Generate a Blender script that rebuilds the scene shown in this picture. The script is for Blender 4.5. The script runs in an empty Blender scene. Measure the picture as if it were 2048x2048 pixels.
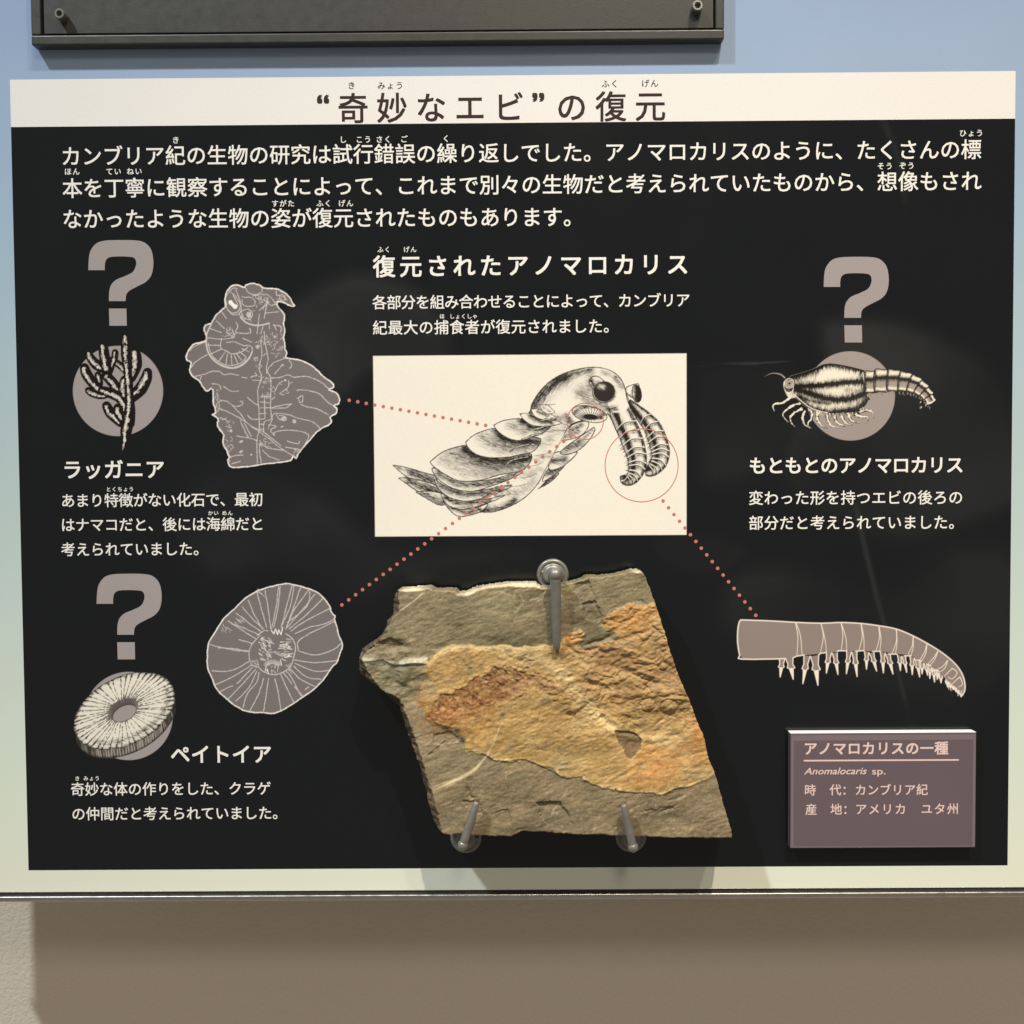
import bpy, bmesh, math, random
import numpy as np
from mathutils import Matrix, Vector
from mathutils.geometry import tessellate_polygon

# ------------------------------------------------------------------ camera
F_PX = 2209.0
PITCH, YAW, ROLL = -0.0375684, 0.00492761, 0.0068291
CX, CY, CZ = 0.00173895, -0.66824644, 0.00388973
Z0 = 1.35                                   # height of the board's middle above the floor
BH = 0.47889416                             # height of the black and white printed field (0.6 m wide)
SC = bpy.context.scene
COL = SC.collection


def _rot(a, b, c):
    ca, sa, cb, sb, cc, sc = np.cos(a), np.sin(a), np.cos(b), np.sin(b), np.cos(c), np.sin(c)
    Rz = np.array([[cb, -sb, 0], [sb, cb, 0], [0, 0, 1]])
    Rx = np.array([[1, 0, 0], [0, ca, -sa], [0, sa, ca]])
    Ry = np.array([[cc, 0, sc], [0, 1, 0], [-sc, 0, cc]])
    return Rz @ Rx @ Ry


ROT = _rot(PITCH, YAW, ROLL)
CAM = np.array([CX, CY, CZ + Z0])
camd = bpy.data.cameras.new('camera')
camd.sensor_width = 36
camd.lens = F_PX / 2048 * 36
camd.clip_start = 0.01
camd.clip_end = 50
cam = bpy.data.objects.new('camera', camd)
COL.objects.link(cam)
r_, f_, u_ = ROT[:, 0], ROT[:, 1], ROT[:, 2]
cam.matrix_world = Matrix(((r_[0], u_[0], -f_[0], CAM[0]), (r_[1], u_[1], -f_[1], CAM[1]),
                           (r_[2], u_[2], -f_[2], CAM[2]), (0, 0, 0, 1)))
SC.camera = cam


def P(px, py, d=0.0):
    """where a point of the photograph (2048 px) lies on the plane d metres in front of the board"""
    px = np.asarray(px, float)
    py = np.asarray(py, float)
    dirs = np.stack([(px - 1024) / F_PX, np.ones_like(px), -(py - 1024) / F_PX], -1) @ ROT.T
    t = (-np.asarray(d, float) - CAM[1]) / dirs[..., 1]
    return CAM + dirs * t[..., None]


MM = 0.001

# ------------------------------------------------------------------ light
world = bpy.data.worlds.new('World')
SC.world = world
world.use_nodes = True
bg = world.node_tree.nodes['Background']
bg.inputs[0].default_value = (0.80, 0.71, 0.61, 1)
bg.inputs[1].default_value = 0.275


def lamp(name, loc, power, color, radius, target=(0, 0, Z0 - 0.05), cone=60, blend=0.6):
    l = bpy.data.lights.new(name, 'SPOT')
    l.energy = power
    l.color = color
    l.shadow_soft_size = radius
    l.spot_size = math.radians(cone)
    l.spot_blend = blend
    o = bpy.data.objects.new(name, l)
    o.location = loc
    d = Vector(target) - Vector(loc)
    o.rotation_euler = d.to_track_quat('-Z', 'Y').to_euler()
    COL.objects.link(o)
    return o


lamp('ceiling_spot_warm', (0.62, -2.0, Z0 + 3.2), 535, (1.0, 0.87, 0.71), 0.035, target=(0.50, 0, Z0 - 0.42), cone=32, blend=1.0)
lamp('ceiling_spot_side', (1.25, -2.0, Z0 + 3.2), 140, (1.0, 0.88, 0.73), 0.09)
lamp('ceiling_spot_cool', (-1.93, -2.0, Z0 + 3.1), 540, (0.86, 0.94, 1.0), 0.085, target=(-0.30, 0, Z0 - 0.02), cone=27, blend=1.0)
lamp('fill_lamp_low', (0.35, -2.6, Z0 + 1.95), 62, (1.0, 0.88, 0.74), 0.30, cone=80)  # added soft fill, unseen, to lift the slab's shadow and lower wall

SC.view_settings.view_transform = 'Standard'
SC.view_settings.look = 'None'
SC.view_settings.exposure = 0.0
SC.view_settings.gamma = 1.0
SC.render.engine = 'CYCLES'
SC.cycles.max_bounces = 6
SC.cycles.use_denoising = True


# ------------------------------------------------------------------ helpers
def lin(c):
    c = np.asarray(c, float) / 255.0
    return np.where(c <= 0.04045, c / 12.92, ((c + 0.055) / 1.055) ** 2.4)


def tag(o, label=None, cat=None, group=None, kind=None):
    if label: o['label'] = label
    if cat: o['category'] = cat
    if group: o['group'] = group
    if kind: o['kind'] = kind
    return o


def link(name, me, mat, parent=None):
    o = bpy.data.objects.new(name, me)
    COL.objects.link(o)
    if mat is not None:
        me.materials.append(mat)
    if parent is not None:
        o.parent = parent
        o.matrix_parent_inverse = parent.matrix_world.inverted()
    return o


def empty(name, loc):
    o = bpy.data.objects.new(name, None)
    o.empty_display_size = 0.02
    o.location = loc
    COL.objects.link(o)
    bpy.context.view_layer.update()
    return o


def mesh(name, verts, faces):
    me = bpy.data.meshes.new(name)
    me.from_pydata([tuple(v) for v in verts], [], [tuple(f) for f in faces])
    me.update()
    return me


def mesh_np(name, V, F, cols=None, smooth=False):
    """V (n,3), F (m,3|4) numpy"""
    me = bpy.data.meshes.new(name)
    n, m, k = len(V), len(F), F.shape[1]
    me.vertices.add(n)
    me.vertices.foreach_set('co', np.ascontiguousarray(V, dtype=np.float32).ravel())
    me.loops.add(m * k)
    me.loops.foreach_set('vertex_index', np.ascontiguousarray(F, dtype=np.int32).ravel())
    me.polygons.add(m)
    me.polygons.foreach_set('loop_start', np.arange(0, m * k, k, dtype=np.int32))
    me.polygons.foreach_set('loop_total', np.full(m, k, dtype=np.int32))
    if smooth:
        me.polygons.foreach_set('use_smooth', np.ones(m, dtype=bool))
    me.update(calc_edges=True)
    if cols is not None:
        a = me.color_attributes.new('ink', 'FLOAT_COLOR', 'POINT')
        c4 = np.ones((n, 4), dtype=np.float32)
        c4[:, :3] = cols
        a.data.foreach_set('color', c4.ravel())
    me.validate()
    return me


def nodes_of(name):
    m = bpy.data.materials.new(name)
    m.use_nodes = True
    nt = m.node_tree
    return m, nt, nt.nodes['Principled BSDF']


def N(nt, typ, **kw):
    n = nt.nodes.new(typ)
    for k, v in kw.items():
        if k in n.inputs:
            n.inputs[k].default_value = v
        else:
            setattr(n, k, v)
    return n


def noise_bump(nt, b, scale, dist, strength=1.0, detail=3, coord='Object'):
    tc = N(nt, 'ShaderNodeTexCoord')
    nz = N(nt, 'ShaderNodeTexNoise', Scale=scale, Detail=detail)
    nt.links.new(tc.outputs[coord], nz.inputs['Vector'])
    bp = N(nt, 'ShaderNodeBump', Strength=strength, Distance=dist)
    nt.links.new(nz.outputs['Fac'], bp.inputs['Height'])
    nt.links.new(bp.outputs['Normal'], b.inputs['Normal'])
    return nz, tc


def sheet_gloss(nt, b, rough=0.16, reflect_smear=False):
    """the same glossy laminate lies over every printed colour of the board"""
    b.inputs['Roughness'].default_value = rough
    b.inputs['IOR'].default_value = 1.49
    geo = N(nt, 'ShaderNodeNewGeometry')
    nz = N(nt, 'ShaderNodeTexNoise', Scale=7.0, Detail=1)
    nt.links.new(geo.outputs['Position'], nz.inputs['Vector'])
    nz2 = N(nt, 'ShaderNodeTexNoise', Scale=900.0, Detail=1)
    nt.links.new(geo.outputs['Position'], nz2.inputs['Vector'])
    b1 = N(nt, 'ShaderNodeBump', Strength=1.0, Distance=0.0005)
    nt.links.new(nz.outputs['Fac'], b1.inputs['Height'])
    b2 = N(nt, 'ShaderNodeBump', Strength=0.15, Distance=0.00003)
    nt.links.new(nz2.outputs['Fac'], b2.inputs['Height'])
    nt.links.new(b1.outputs['Normal'], b2.inputs['Normal'])
    nt.links.new(b2.outputs['Normal'], b.inputs['Normal'])
    # a thin film of dust and wiping marks lifts the roughness unevenly
    nz3 = N(nt, 'ShaderNodeTexNoise', Scale=16.0, Detail=5)
    nt.links.new(geo.outputs['Position'], nz3.inputs['Vector'])
    mr = N(nt, 'ShaderNodeMapRange')
    mr.inputs['From Min'].default_value = 0.35
    mr.inputs['From Max'].default_value = 0.7
    mr.inputs['To Min'].default_value = rough * 0.8
    mr.inputs['To Max'].default_value = rough * 1.35
    nt.links.new(nz3.outputs['Fac'], mr.inputs['Value'])
    nt.links.new(mr.outputs['Result'], b.inputs['Roughness'])
    if reflect_smear:        # imitated reflections of hands, and wiping smears, painted into the roughness
        at = N(nt, 'ShaderNodeAttribute', attribute_name='reflect_smear')
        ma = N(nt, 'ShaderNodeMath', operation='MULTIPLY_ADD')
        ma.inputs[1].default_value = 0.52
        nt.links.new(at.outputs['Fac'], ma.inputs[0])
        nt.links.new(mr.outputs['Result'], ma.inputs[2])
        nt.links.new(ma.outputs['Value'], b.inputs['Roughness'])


def ink_mat(name, rgb, reflect_smear=False):
    m, nt, b = nodes_of(name)
    geo = N(nt, 'ShaderNodeNewGeometry')
    nz = N(nt, 'ShaderNodeTexNoise', Scale=1400.0, Detail=2)
    nt.links.new(geo.outputs['Position'], nz.inputs['Vector'])
    hs = N(nt, 'ShaderNodeMix', data_type='RGBA', blend_type='MULTIPLY')
    hs.inputs['Factor'].default_value = 1.0
    cr = N(nt, 'ShaderNodeMapRange')
    cr.inputs['To Min'].default_value = 0.88
    cr.inputs['To Max'].default_value = 1.12
    nt.links.new(nz.outputs['Fac'], cr.inputs['Value'])
    hs.inputs['A'].default_value = (*rgb, 1)
    nt.links.new(cr.outputs['Result'], hs.inputs['B'])
    nt.links.new(hs.outputs['Result'], b.inputs['Base Color'])
    sheet_gloss(nt, b, reflect_smear=reflect_smear)
    return m


def attr_ink_mat(name):
    m, nt, b = nodes_of(name)
    a = N(nt, 'ShaderNodeAttribute', attribute_name='ink')
    nt.links.new(a.outputs['Color'], b.inputs['Base Color'])
    sheet_gloss(nt, b, reflect_smear=True)
    return m


def metal_mat(name, rgb, rough, metallic=1.0, bump=None, grain=0.08):
    m, nt, b = nodes_of(name)
    b.inputs['Metallic'].default_value = metallic
    nz, tc = noise_bump(nt, b, *(bump or (900.0, 0.00003)))
    n2 = N(nt, 'ShaderNodeTexNoise', Scale=160.0, Detail=5)
    nt.links.new(tc.outputs['Object'], n2.inputs['Vector'])
    mx = N(nt, 'ShaderNodeMix', data_type='RGBA')
    mx.inputs['A'].default_value = (*[c * (1 - grain * 2) for c in rgb], 1)
    mx.inputs['B'].default_value = (*[min(1, c * (1 + grain * 2)) for c in rgb], 1)
    nt.links.new(n2.outputs['Fac'], mx.inputs['Factor'])
    nt.links.new(mx.outputs['Result'], b.inputs['Base Color'])
    mr = N(nt, 'ShaderNodeMapRange')
    mr.inputs['To Min'].default_value = max(0.03, rough - 0.12)
    mr.inputs['To Max'].default_value = rough + 0.12
    nt.links.new(n2.outputs['Fac'], mr.inputs['Value'])
    nt.links.new(mr.outputs['Result'], b.inputs['Roughness'])
    return m


# colours of the print (real-world albedo)
C_BLACK = (0.0046, 0.0066, 0.0080)
C_WHITE = (0.80, 0.79, 0.76)
C_TEXT = (0.84, 0.83, 0.78)
C_GREY = (0.345, 0.312, 0.305)
C_GREYD = (0.185, 0.165, 0.165)
C_RED = (0.56, 0.175, 0.145)
C_BROWN = (0.045, 0.027, 0.026)
C_CREAM = (0.84, 0.80, 0.70)

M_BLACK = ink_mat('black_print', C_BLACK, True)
M_WHITE = ink_mat('white_print', C_WHITE)
M_TEXT = ink_mat('white_lettering_print', C_TEXT)
M_GREY = ink_mat('grey_print', C_GREY)
M_RED = ink_mat('red_print', C_RED)
M_BROWN = ink_mat('brown_lettering_print', C_BROWN)
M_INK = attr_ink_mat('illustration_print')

def smooth_closed(pts, n=4, corners=()):
    out = []
    L = len(pts)
    for i in range(L):
        p0, p1, p2, p3 = (np.array(pts[(i + k) % L], float) for k in (-1, 0, 1, 2))
        if i in corners: p0 = p1
        if (i + 1) % L in corners: p3 = p2
        for k in range(n):
            u = k / n
            out.append(tuple(0.5 * ((2 * p1) + (-p0 + p2) * u + (2 * p0 - 5 * p1 + 4 * p2 - p3) * u * u + (-p0 + 3 * p1 - 3 * p2 + p3) * u ** 3)))
    return out


def smooth_open(pts, n=4):
    pts = [tuple(p) for p in pts]
    if len(pts) < 3:
        return pts
    out = []
    L = len(pts)
    for i in range(L - 1):
        p0, p1, p2, p3 = (np.array(pts[min(max(i + k, 0), L - 1)], float) for k in (-1, 0, 1, 2))
        for k in range(n):
            u = k / n
            out.append(tuple(0.5 * ((2 * p1) + (-p0 + p2) * u + (2 * p0 - 5 * p1 + 4 * p2 - p3) * u * u + (-p0 + 3 * p1 - 3 * p2 + p3) * u ** 3)))
    out.append(pts[-1])
    return out


def vnoise(h, w, sy, sx, seed, rot=0.0):
    """smooth value noise, cells sy x sx pixels, in 0..1"""
    rs = np.random.RandomState(seed)
    yy, xx = np.mgrid[0:h, 0:w].astype(float)
    if rot:
        c, s = math.cos(rot), math.sin(rot)
        xx, yy = xx * c + yy * s, -xx * s + yy * c
    yy /= sy
    xx /= sx
    yy -= yy.min()
    xx -= xx.min()
    g = rs.rand(int(yy.max()) + 3, int(xx.max()) + 3)
    y0, x0 = yy.astype(int), xx.astype(int)
    fy, fx = yy - y0, xx - x0
    fy = fy * fy * (3 - 2 * fy)
    fx = fx * fx * (3 - 2 * fx)
    a = g[y0, x0] * (1 - fx) + g[y0, x0 + 1] * fx
    b = g[y0 + 1, x0] * (1 - fx) + g[y0 + 1, x0 + 1] * fx
    return a * (1 - fy) + b * fy


def seg_dist(X, Y, pts):
    """distance to the polyline, and the arc fraction of the nearest point"""
    best = np.full(X.shape, 1e9)
    tt = np.zeros(X.shape)
    p = np.array(pts, float)
    L = np.hypot(*(p[1:] - p[:-1]).T)
    cum = np.concatenate([[0], np.cumsum(L)])
    tot = cum[-1] or 1.0
    for i in range(len(p) - 1):
        ax, ay = p[i]
        dx, dy = p[i + 1] - p[i]
        l2 = dx * dx + dy * dy
        if l2 < 1e-9:
            continue
        u = np.clip(((X - ax) * dx + (Y - ay) * dy) / l2, 0, 1)
        d = np.hypot(X - ax - u * dx, Y - ay - u * dy)
        m = d < best
        best = np.where(m, d, best)
        tt = np.where(m, (cum[i] + u * L[i]) / tot, tt)
    return best, tt


def inside(X, Y, pts):
    c = np.zeros(X.shape, bool)
    n = len(pts)
    for i in range(n):
        x1, y1 = pts[i]
        x2, y2 = pts[(i + 1) % n]
        if y1 == y2:
            continue
        c ^= ((Y < y1) != (Y < y2)) & (X < (x2 - x1) * (Y - y1) / (y2 - y1) + x1)
    return c


REFLECTIONS = [
    # soft patches imitating reflections of hands: outline, feather in pixels, strength
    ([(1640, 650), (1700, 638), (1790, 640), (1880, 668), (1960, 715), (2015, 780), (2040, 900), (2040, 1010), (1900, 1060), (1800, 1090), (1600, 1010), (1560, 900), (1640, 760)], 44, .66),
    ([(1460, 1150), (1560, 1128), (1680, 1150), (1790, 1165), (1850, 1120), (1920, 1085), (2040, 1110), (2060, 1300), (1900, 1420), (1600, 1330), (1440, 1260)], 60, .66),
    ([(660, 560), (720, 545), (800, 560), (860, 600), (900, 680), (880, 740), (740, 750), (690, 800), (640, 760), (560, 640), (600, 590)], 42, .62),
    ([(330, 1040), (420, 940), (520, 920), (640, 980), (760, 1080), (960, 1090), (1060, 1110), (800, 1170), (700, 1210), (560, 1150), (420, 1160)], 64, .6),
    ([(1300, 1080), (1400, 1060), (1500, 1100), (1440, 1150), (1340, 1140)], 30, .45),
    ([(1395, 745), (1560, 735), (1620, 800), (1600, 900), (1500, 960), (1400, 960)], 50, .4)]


def reflect_smear_at(X, Y):
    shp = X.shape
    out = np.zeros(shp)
    for poly, fe, amt in REFLECTIONS:
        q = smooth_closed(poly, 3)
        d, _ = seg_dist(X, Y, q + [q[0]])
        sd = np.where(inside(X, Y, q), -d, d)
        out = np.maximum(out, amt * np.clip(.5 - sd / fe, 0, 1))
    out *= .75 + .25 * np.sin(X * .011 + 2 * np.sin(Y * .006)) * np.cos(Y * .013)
    for line, wd, amt in (([(1700, 960), (1722, 1060), (1755, 1200), (1790, 1320), (1822, 1450)], 9, .95), ([(1376, 731), (1480, 728), (1590, 722)], 2.4, .9), ([(1760, 225), (1800, 330), (1812, 420)], 12, .3),  # smear streaks; the thin level one imitates a reflected edge
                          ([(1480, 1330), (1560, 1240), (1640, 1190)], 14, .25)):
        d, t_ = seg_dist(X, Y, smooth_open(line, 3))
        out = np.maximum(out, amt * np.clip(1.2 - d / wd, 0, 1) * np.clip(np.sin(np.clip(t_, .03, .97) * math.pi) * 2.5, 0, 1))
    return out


# ------------------------------------------------------------------ wall
WALL_D = -0.080


def wall():
    m, nt, b = nodes_of('painted_plaster')
    tc = N(nt, 'ShaderNodeTexCoord')
    nz = N(nt, 'ShaderNodeTexNoise', Scale=420.0, Detail=3, Roughness=0.6)
    nt.links.new(tc.outputs['Object'], nz.inputs['Vector'])
    n2 = N(nt, 'ShaderNodeTexNoise', Scale=3.0, Detail=4)
    nt.links.new(tc.outputs['Object'], n2.inputs['Vector'])
    bp = N(nt, 'ShaderNodeBump', Strength=1.0, Distance=0.0007)
    nt.links.new(nz.outputs['Fac'], bp.inputs['Height'])
    nt.links.new(bp.outputs['Normal'], b.inputs['Normal'])
    mx = N(nt, 'ShaderNodeMix', data_type='RGBA')
    mx.inputs['A'].default_value = (0.72, 0.63, 0.51, 1)
    mx.inputs['B'].default_value = (0.78, 0.69, 0.56, 1)
    nt.links.new(n2.outputs['Fac'], mx.inputs['Factor'])
    nt.links.new(mx.outputs['Result'], b.inputs['Base Color'])
    b.inputs['Roughness'].default_value = 0.75
    y = -WALL_D
    V = [(-2.4, y, 0), (2.4, y, 0), (2.4, y, 3.0), (-2.4, y, 3.0), (-2.4, y + .1, 0), (2.4, y + .1, 0), (2.4, y + .1, 3.0), (-2.4, y + .1, 3.0)]
    Fc = [(0, 1, 2, 3), (5, 4, 7, 6), (4, 0, 3, 7), (1, 5, 6, 2), (3, 2, 6, 7), (4, 5, 1, 0)]
    o = link('wall', mesh('wall', V, Fc), m)
    tag(o, kind='structure')


wall()


# ------------------------------------------------------------------ board
def bevel_box(name, x0, x1, y0, y1, z0, z1, mat, parent=None, bev=0.0005, seg=2):
    bm = bmesh.new()
    bmesh.ops.create_cube(bm, size=1)
    for v in bm.verts:
        v.co = Vector((x0 if v.co.x < 0 else x1, y0 if v.co.y < 0 else y1, z0 if v.co.z < 0 else z1))
    if bev:
        bmesh.ops.bevel(bm, geom=list(bm.edges), offset=bev, segments=seg, profile=0.5, affect='EDGES')
    me = bpy.data.meshes.new(name)
    bm.to_mesh(me)
    bm.free()
    return link(name, me, mat, parent)


board_bottom = P(1024, 1784)[2]
field_bottom = Z0 - BH / 2
field_top = Z0 + BH / 2
x_l = P(-212, 1700)[0]
x_r = P(2400, 1700)[0]
board_top = field_top + 0.30

display_board = empty('display_board', ((x_l + x_r) / 2, 0.01, board_bottom))
tag(display_board, 'blue and cream explanation board with black field and white title strip, fixed to the wall', 'display board')


def board_face_mat():
    m, nt, b = nodes_of('board_gradient_print')
    geo = N(nt, 'ShaderNodeNewGeometry')
    sep = N(nt, 'ShaderNodeSeparateXYZ')
    nt.links.new(geo.outputs['Position'], sep.inputs['Vector'])
    mr = N(nt, 'ShaderNodeMapRange')
    mr.inputs['From Min'].default_value = board_bottom
    mr.inputs['From Max'].default_value = field_top + 0.06
    nt.links.new(sep.outputs['Z'], mr.inputs['Value'])
    cr = N(nt, 'ShaderNodeValToRGB')
    e = cr.color_ramp.elements
    e[0].position = 0.0
    e[0].color = (0.74, 0.77, 0.64, 1)
    e[1].position = 1.0
    e[1].color = (0.29, 0.385, 0.58, 1)
    for p, c in ((0.12, (0.66, 0.74, 0.63)), (0.45, (0.46, 0.58, 0.58)), (0.75, (0.34, 0.47, 0.60))):
        k = cr.color_ramp.elements.new(p)
        k.color = (*c, 1)
    nt.links.new(mr.outputs['Result'], cr.inputs['Fac'])
    nt.links.new(cr.outputs['Color'], b.inputs['Base Color'])
    sheet_gloss(nt, b, 0.22)
    return m


M_BOARD = board_face_mat()
bevel_box('board_panel', x_l, x_r, 0.0, 0.018, board_bottom + 0.0012, board_top, M_BOARD, display_board, 0.0004)

M_ALU = metal_mat('brushed_aluminium', (0.62, 0.60, 0.56), 0.32, bump=(400.0, 0.00002))
M_GAP = metal_mat('dark_gap', (0.012, 0.012, 0.012), 0.6, 0.0)
# lower edge: a dark gap, then a rounded aluminium profile
z_lip_top = P(1024, 1788.5, 0.0015)[2]
z_lip_bot = P(1024, 1800, 0.0015)[2]


def lip():
    # profile in (y,z): top bead then flat face that leans back
    h = z_lip_top - z_lip_bot
    prof = [(0.018, 0), (-0.0005, 0)]
    for k in range(9):
        a = math.pi * k / 8
        prof.append((-0.0012 - 0.0006 * math.sin(a) * 1.0, -0.0006 * (1 - math.cos(a))))
    prof += [(-0.0006, -0.0013), (-0.0006, -h + 0.0002), (-0.0004, -h), (0.018, -h)]
    V = []
    for x in (x_l - 0.002, x_r + 0.002):
        for (y, z) in prof:
            V.append((x, y, z_lip_top + z))
    n = len(prof)
    Fc = [(i, (i + 1) % n, n + (i + 1) % n, n + i) for i in range(n)]
    Fc += [tuple(range(n))[::-1], tuple(range(n, 2 * n))]
    return link('edge_profile', mesh('edge_profile', V, Fc), M_ALU, display_board)


lip()
bevel_box('edge_gasket', x_l, x_r, 0.0008, 0.017, z_lip_top + 0.00002, board_bottom + 0.00115, M_GAP, display_board, 0)


def flat_poly(name, pts, d, mat, parent=None):
    """thin printed shape from photograph points, d metres proud of the board"""
    V = P([p[0] for p in pts], [p[1] for p in pts], d)
    tris = tessellate_polygon([[Vector((v[0], v[2], 0)) for v in V]])
    Fc = []
    for t in tris:
        a, b_, c = (V[i] for i in t)
        nrm = (b_[0] - a[0]) * (c[2] - a[2]) - (b_[2] - a[2]) * (c[0] - a[0])
        Fc.append(t if nrm > 0 else t[::-1])
    return link(name, mesh(name, V, Fc), mat, parent)


def rect_sheet(name, x0, x1, z0, z1, d, mat, parent):
    V = [(x0, -d, z0), (x1, -d, z0), (x1, -d, z1), (x0, -d, z1)]
    return link(name, mesh(name, V, [(0, 1, 2, 3)]), mat, parent)


band_z = (P(21, 253)[2] + P(2029, 238.5)[2]) / 2


def black_field():
    q = np.array([[18, 240], [2034, 225], [2034, 1750], [18, 1752]], float)
    nx, ny = 420, 320
    u, v = np.meshgrid(np.linspace(0, 1, nx), np.linspace(0, 1, ny))
    V = np.stack([-0.3 + .6 * u, np.full(u.shape, -0.00005), band_z + (field_bottom - band_z) * v], -1)
    # where each point shows in the photograph, to lay the painted reflections and smears out
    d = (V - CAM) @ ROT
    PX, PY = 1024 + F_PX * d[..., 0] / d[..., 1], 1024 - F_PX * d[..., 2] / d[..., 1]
    fm = reflect_smear_at(PX, PY)
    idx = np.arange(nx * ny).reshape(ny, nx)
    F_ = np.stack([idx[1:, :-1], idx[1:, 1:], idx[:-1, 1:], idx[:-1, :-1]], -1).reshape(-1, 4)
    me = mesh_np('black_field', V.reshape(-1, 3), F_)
    a = me.attributes.new('reflect_smear', 'FLOAT', 'POINT')
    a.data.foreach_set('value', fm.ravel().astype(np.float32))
    link('black_field', me, M_BLACK, display_board)


black_field()
rect_sheet('title_strip', -0.3, 0.3, band_z + 0.0000, field_top, 0.00006, M_WHITE, display_board)
D_PRINT = 0.0001

# ------------------------------------------------------------------ lettering
_glyph = {}


def glyph(s, bold=0.0, shear=0.0):
    key = (s, bold, shear)
    if key not in _glyph:
        c = bpy.data.curves.new('lettering', 'FONT')
        c.body = s
        c.size = 1.0
        c.offset = bold
        c.shear = shear
        c.resolution_u = 3
        o = bpy.data.objects.new('lettering', c)
        COL.objects.link(o)
        dg = bpy.context.evaluated_depsgraph_get()
        dg.update()
        me = bpy.data.meshes.new_from_object(o.evaluated_get(dg))
        n = len(me.vertices)
        co = np.zeros(n * 3, dtype=np.float32)
        me.vertices.foreach_get('co', co)
        _glyph[key] = (co.reshape(-1, 3)[:, :2].astype(float), [tuple(p.vertices) for p in me.polygons])
        bpy.data.objects.remove(o)
        bpy.data.curves.remove(c)
        bpy.data.meshes.remove(me)
    return _glyph[key]


EM_MID = 0.38        # height of an em's middle above the base line


class Text:
    def __init__(self, d):
        self.V, self.F, self.d = [], [], d

    def put(self, s, cx, cz, size, bold, sx=1.0, mid=EM_MID, shear=0.0, center=True, x_left=None):
        co, fs = glyph(s, 0.0, shear)
        if not len(co):
            return
        if x_left is not None:
            xx = x_left + co[:, 0] * size * sx
        elif len(s) == 1 and ord(s) > 0x2fff or s in '：':
            xx = cx + (co[:, 0] - 0.5) * size * sx
        else:
            m = (co[:, 0].min() + co[:, 0].max()) / 2
            xx = cx + (co[:, 0] - m) * size * sx
        zz = cz + (co[:, 1] - mid) * size
        r = bold * size * 0.9
        for k, (ox, oz) in enumerate(((-r, -r), (r, -r), (r, r), (-r, r))):
            b = len(self.V)
            self.V += [(x + ox, -self.d - k * 2e-6, z + oz) for x, z in zip(xx, zz)]
            self.F += [tuple(b + i for i in f) for f in fs]

    def line(self, s, a, b, em, bold=0.012, last=None, sx=1.0):
        """characters of s from centre a (first) to centre b (character number last)"""
        last = len(s) - 1 if last is None else last
        A, B = P(*a, self.d), P(*b, self.d)
        size = em * MM * 0.3
        for i, ch in enumerate(s):
            if ch in ' \u3000':
                continue
            t = i / last if last else 0.0
            self.put(ch, A[0] + (B[0] - A[0]) * t, A[2] + (B[2] - A[2]) * t, size, bold, sx)
        return self

    def ruby(self, items, em=16.5, bold=0.014, pitch=None):
        pitch = pitch or em
        em *= .9
        for s, x, y in items:
            p = P(x, y - 1, self.d)
            size = em * MM * 0.3
            pt = (pitch or em * 1.02) * MM * 0.3
            for i, ch in enumerate(s):
                self.put(ch, p[0] + (i - (len(s) - 1) / 2) * pt, p[2], size, bold)
        return self

    def build(self, name, mat, parent):
        me = mesh(name, self.V, self.F)
        return link(name, me, mat, parent)


TD = 0.00012
t = Text(TD)
t.line('奇妙なエビ', (706, 216.2), (1018, 213.5), 63, 0.013)
t.line('の復元', (1143.3, 213.4), (1300.7, 212), 63, 0.013)
for s, x, y, sh in (('“', 646, 195, 0), ('”', 1076.5, 191.5, 0)):
    p = P(x, y, TD)
    t.put(s, p[0], p[2], 62 * MM * .3, 0.028, mid=0.62)
t.ruby([('き', 703, 172), ('みょう', 780.7, 172), ('ふく', 1220, 168.5), ('げん', 1299.6, 167.5)], 18, 0.01)
t.build('title_lettering', M_BROWN, display_board)

t = Text(TD)
t.line('カンブリア紀の生物の研究は試行錯誤の繰り返しでした。アノマロカリスのように、たくさんの標', (142, 312.2), (1942.5, 298.4), 41.8, 0.009)
t.ruby([('き', 351.4, 281), ('し', 686, 280), ('こう', 727, 279.8), ('さく', 767, 279.6), ('ご', 808, 279), ('く', 892, 278), ('ひょう', 1942.5, 267)], 16.5)
t.build('paragraph_lettering', M_TEXT, display_board)
t = Text(TD)
t.line('本を丁寧に観察することによって、これまで別々の生物だと考えられていたものから、想像もされ', (144.7, 376.3), (1942.5, 361.5), 41.8, 0.009)
t.ruby([('ほん', 144, 344), ('てい', 227, 343.8), ('ねい', 268.7, 343.5), ('そう', 1770, 333), ('ぞう', 1813.7, 332.2)], 16.5)
t.build('paragraph_lettering', M_TEXT, display_board)
t = Text(TD)
t.line('なかったような生物の姿が復元されたものもあります。', (144.5, 437.8), (1147, 433.5), 41.8, 0.009)
t.ruby([('すがた', 566, 407.8), ('ふく', 647.7, 407.6), ('げん', 691.6, 407.4)], 16)
t.build('paragraph_lettering', M_TEXT, display_board)

t = Text(TD)
t.line('復元されたアノマロカリス', (768.2, 532.7), (1355.2, 528), 46, 0.019)
t.ruby([('ふく', 767.8, 500), ('げん', 820, 499.7)], 14)
t.build('heading_lettering', M_TEXT, display_board)
t = Text(TD)
t.line('各部分を組み合わせることによって、カンブリア', (759, 604.7), (1365.7, 600), 30, 0.009)
t.line('紀最大の捕食者が復元されました。', (759.9, 655.3), (1221.8, 651.6), 30.5, 0.009)
t.ruby([('ほ', 884, 633.5), ('しょくしゃ', 927, 633.5)], 11.5)
t.build('caption_lettering', M_TEXT, display_board)

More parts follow.
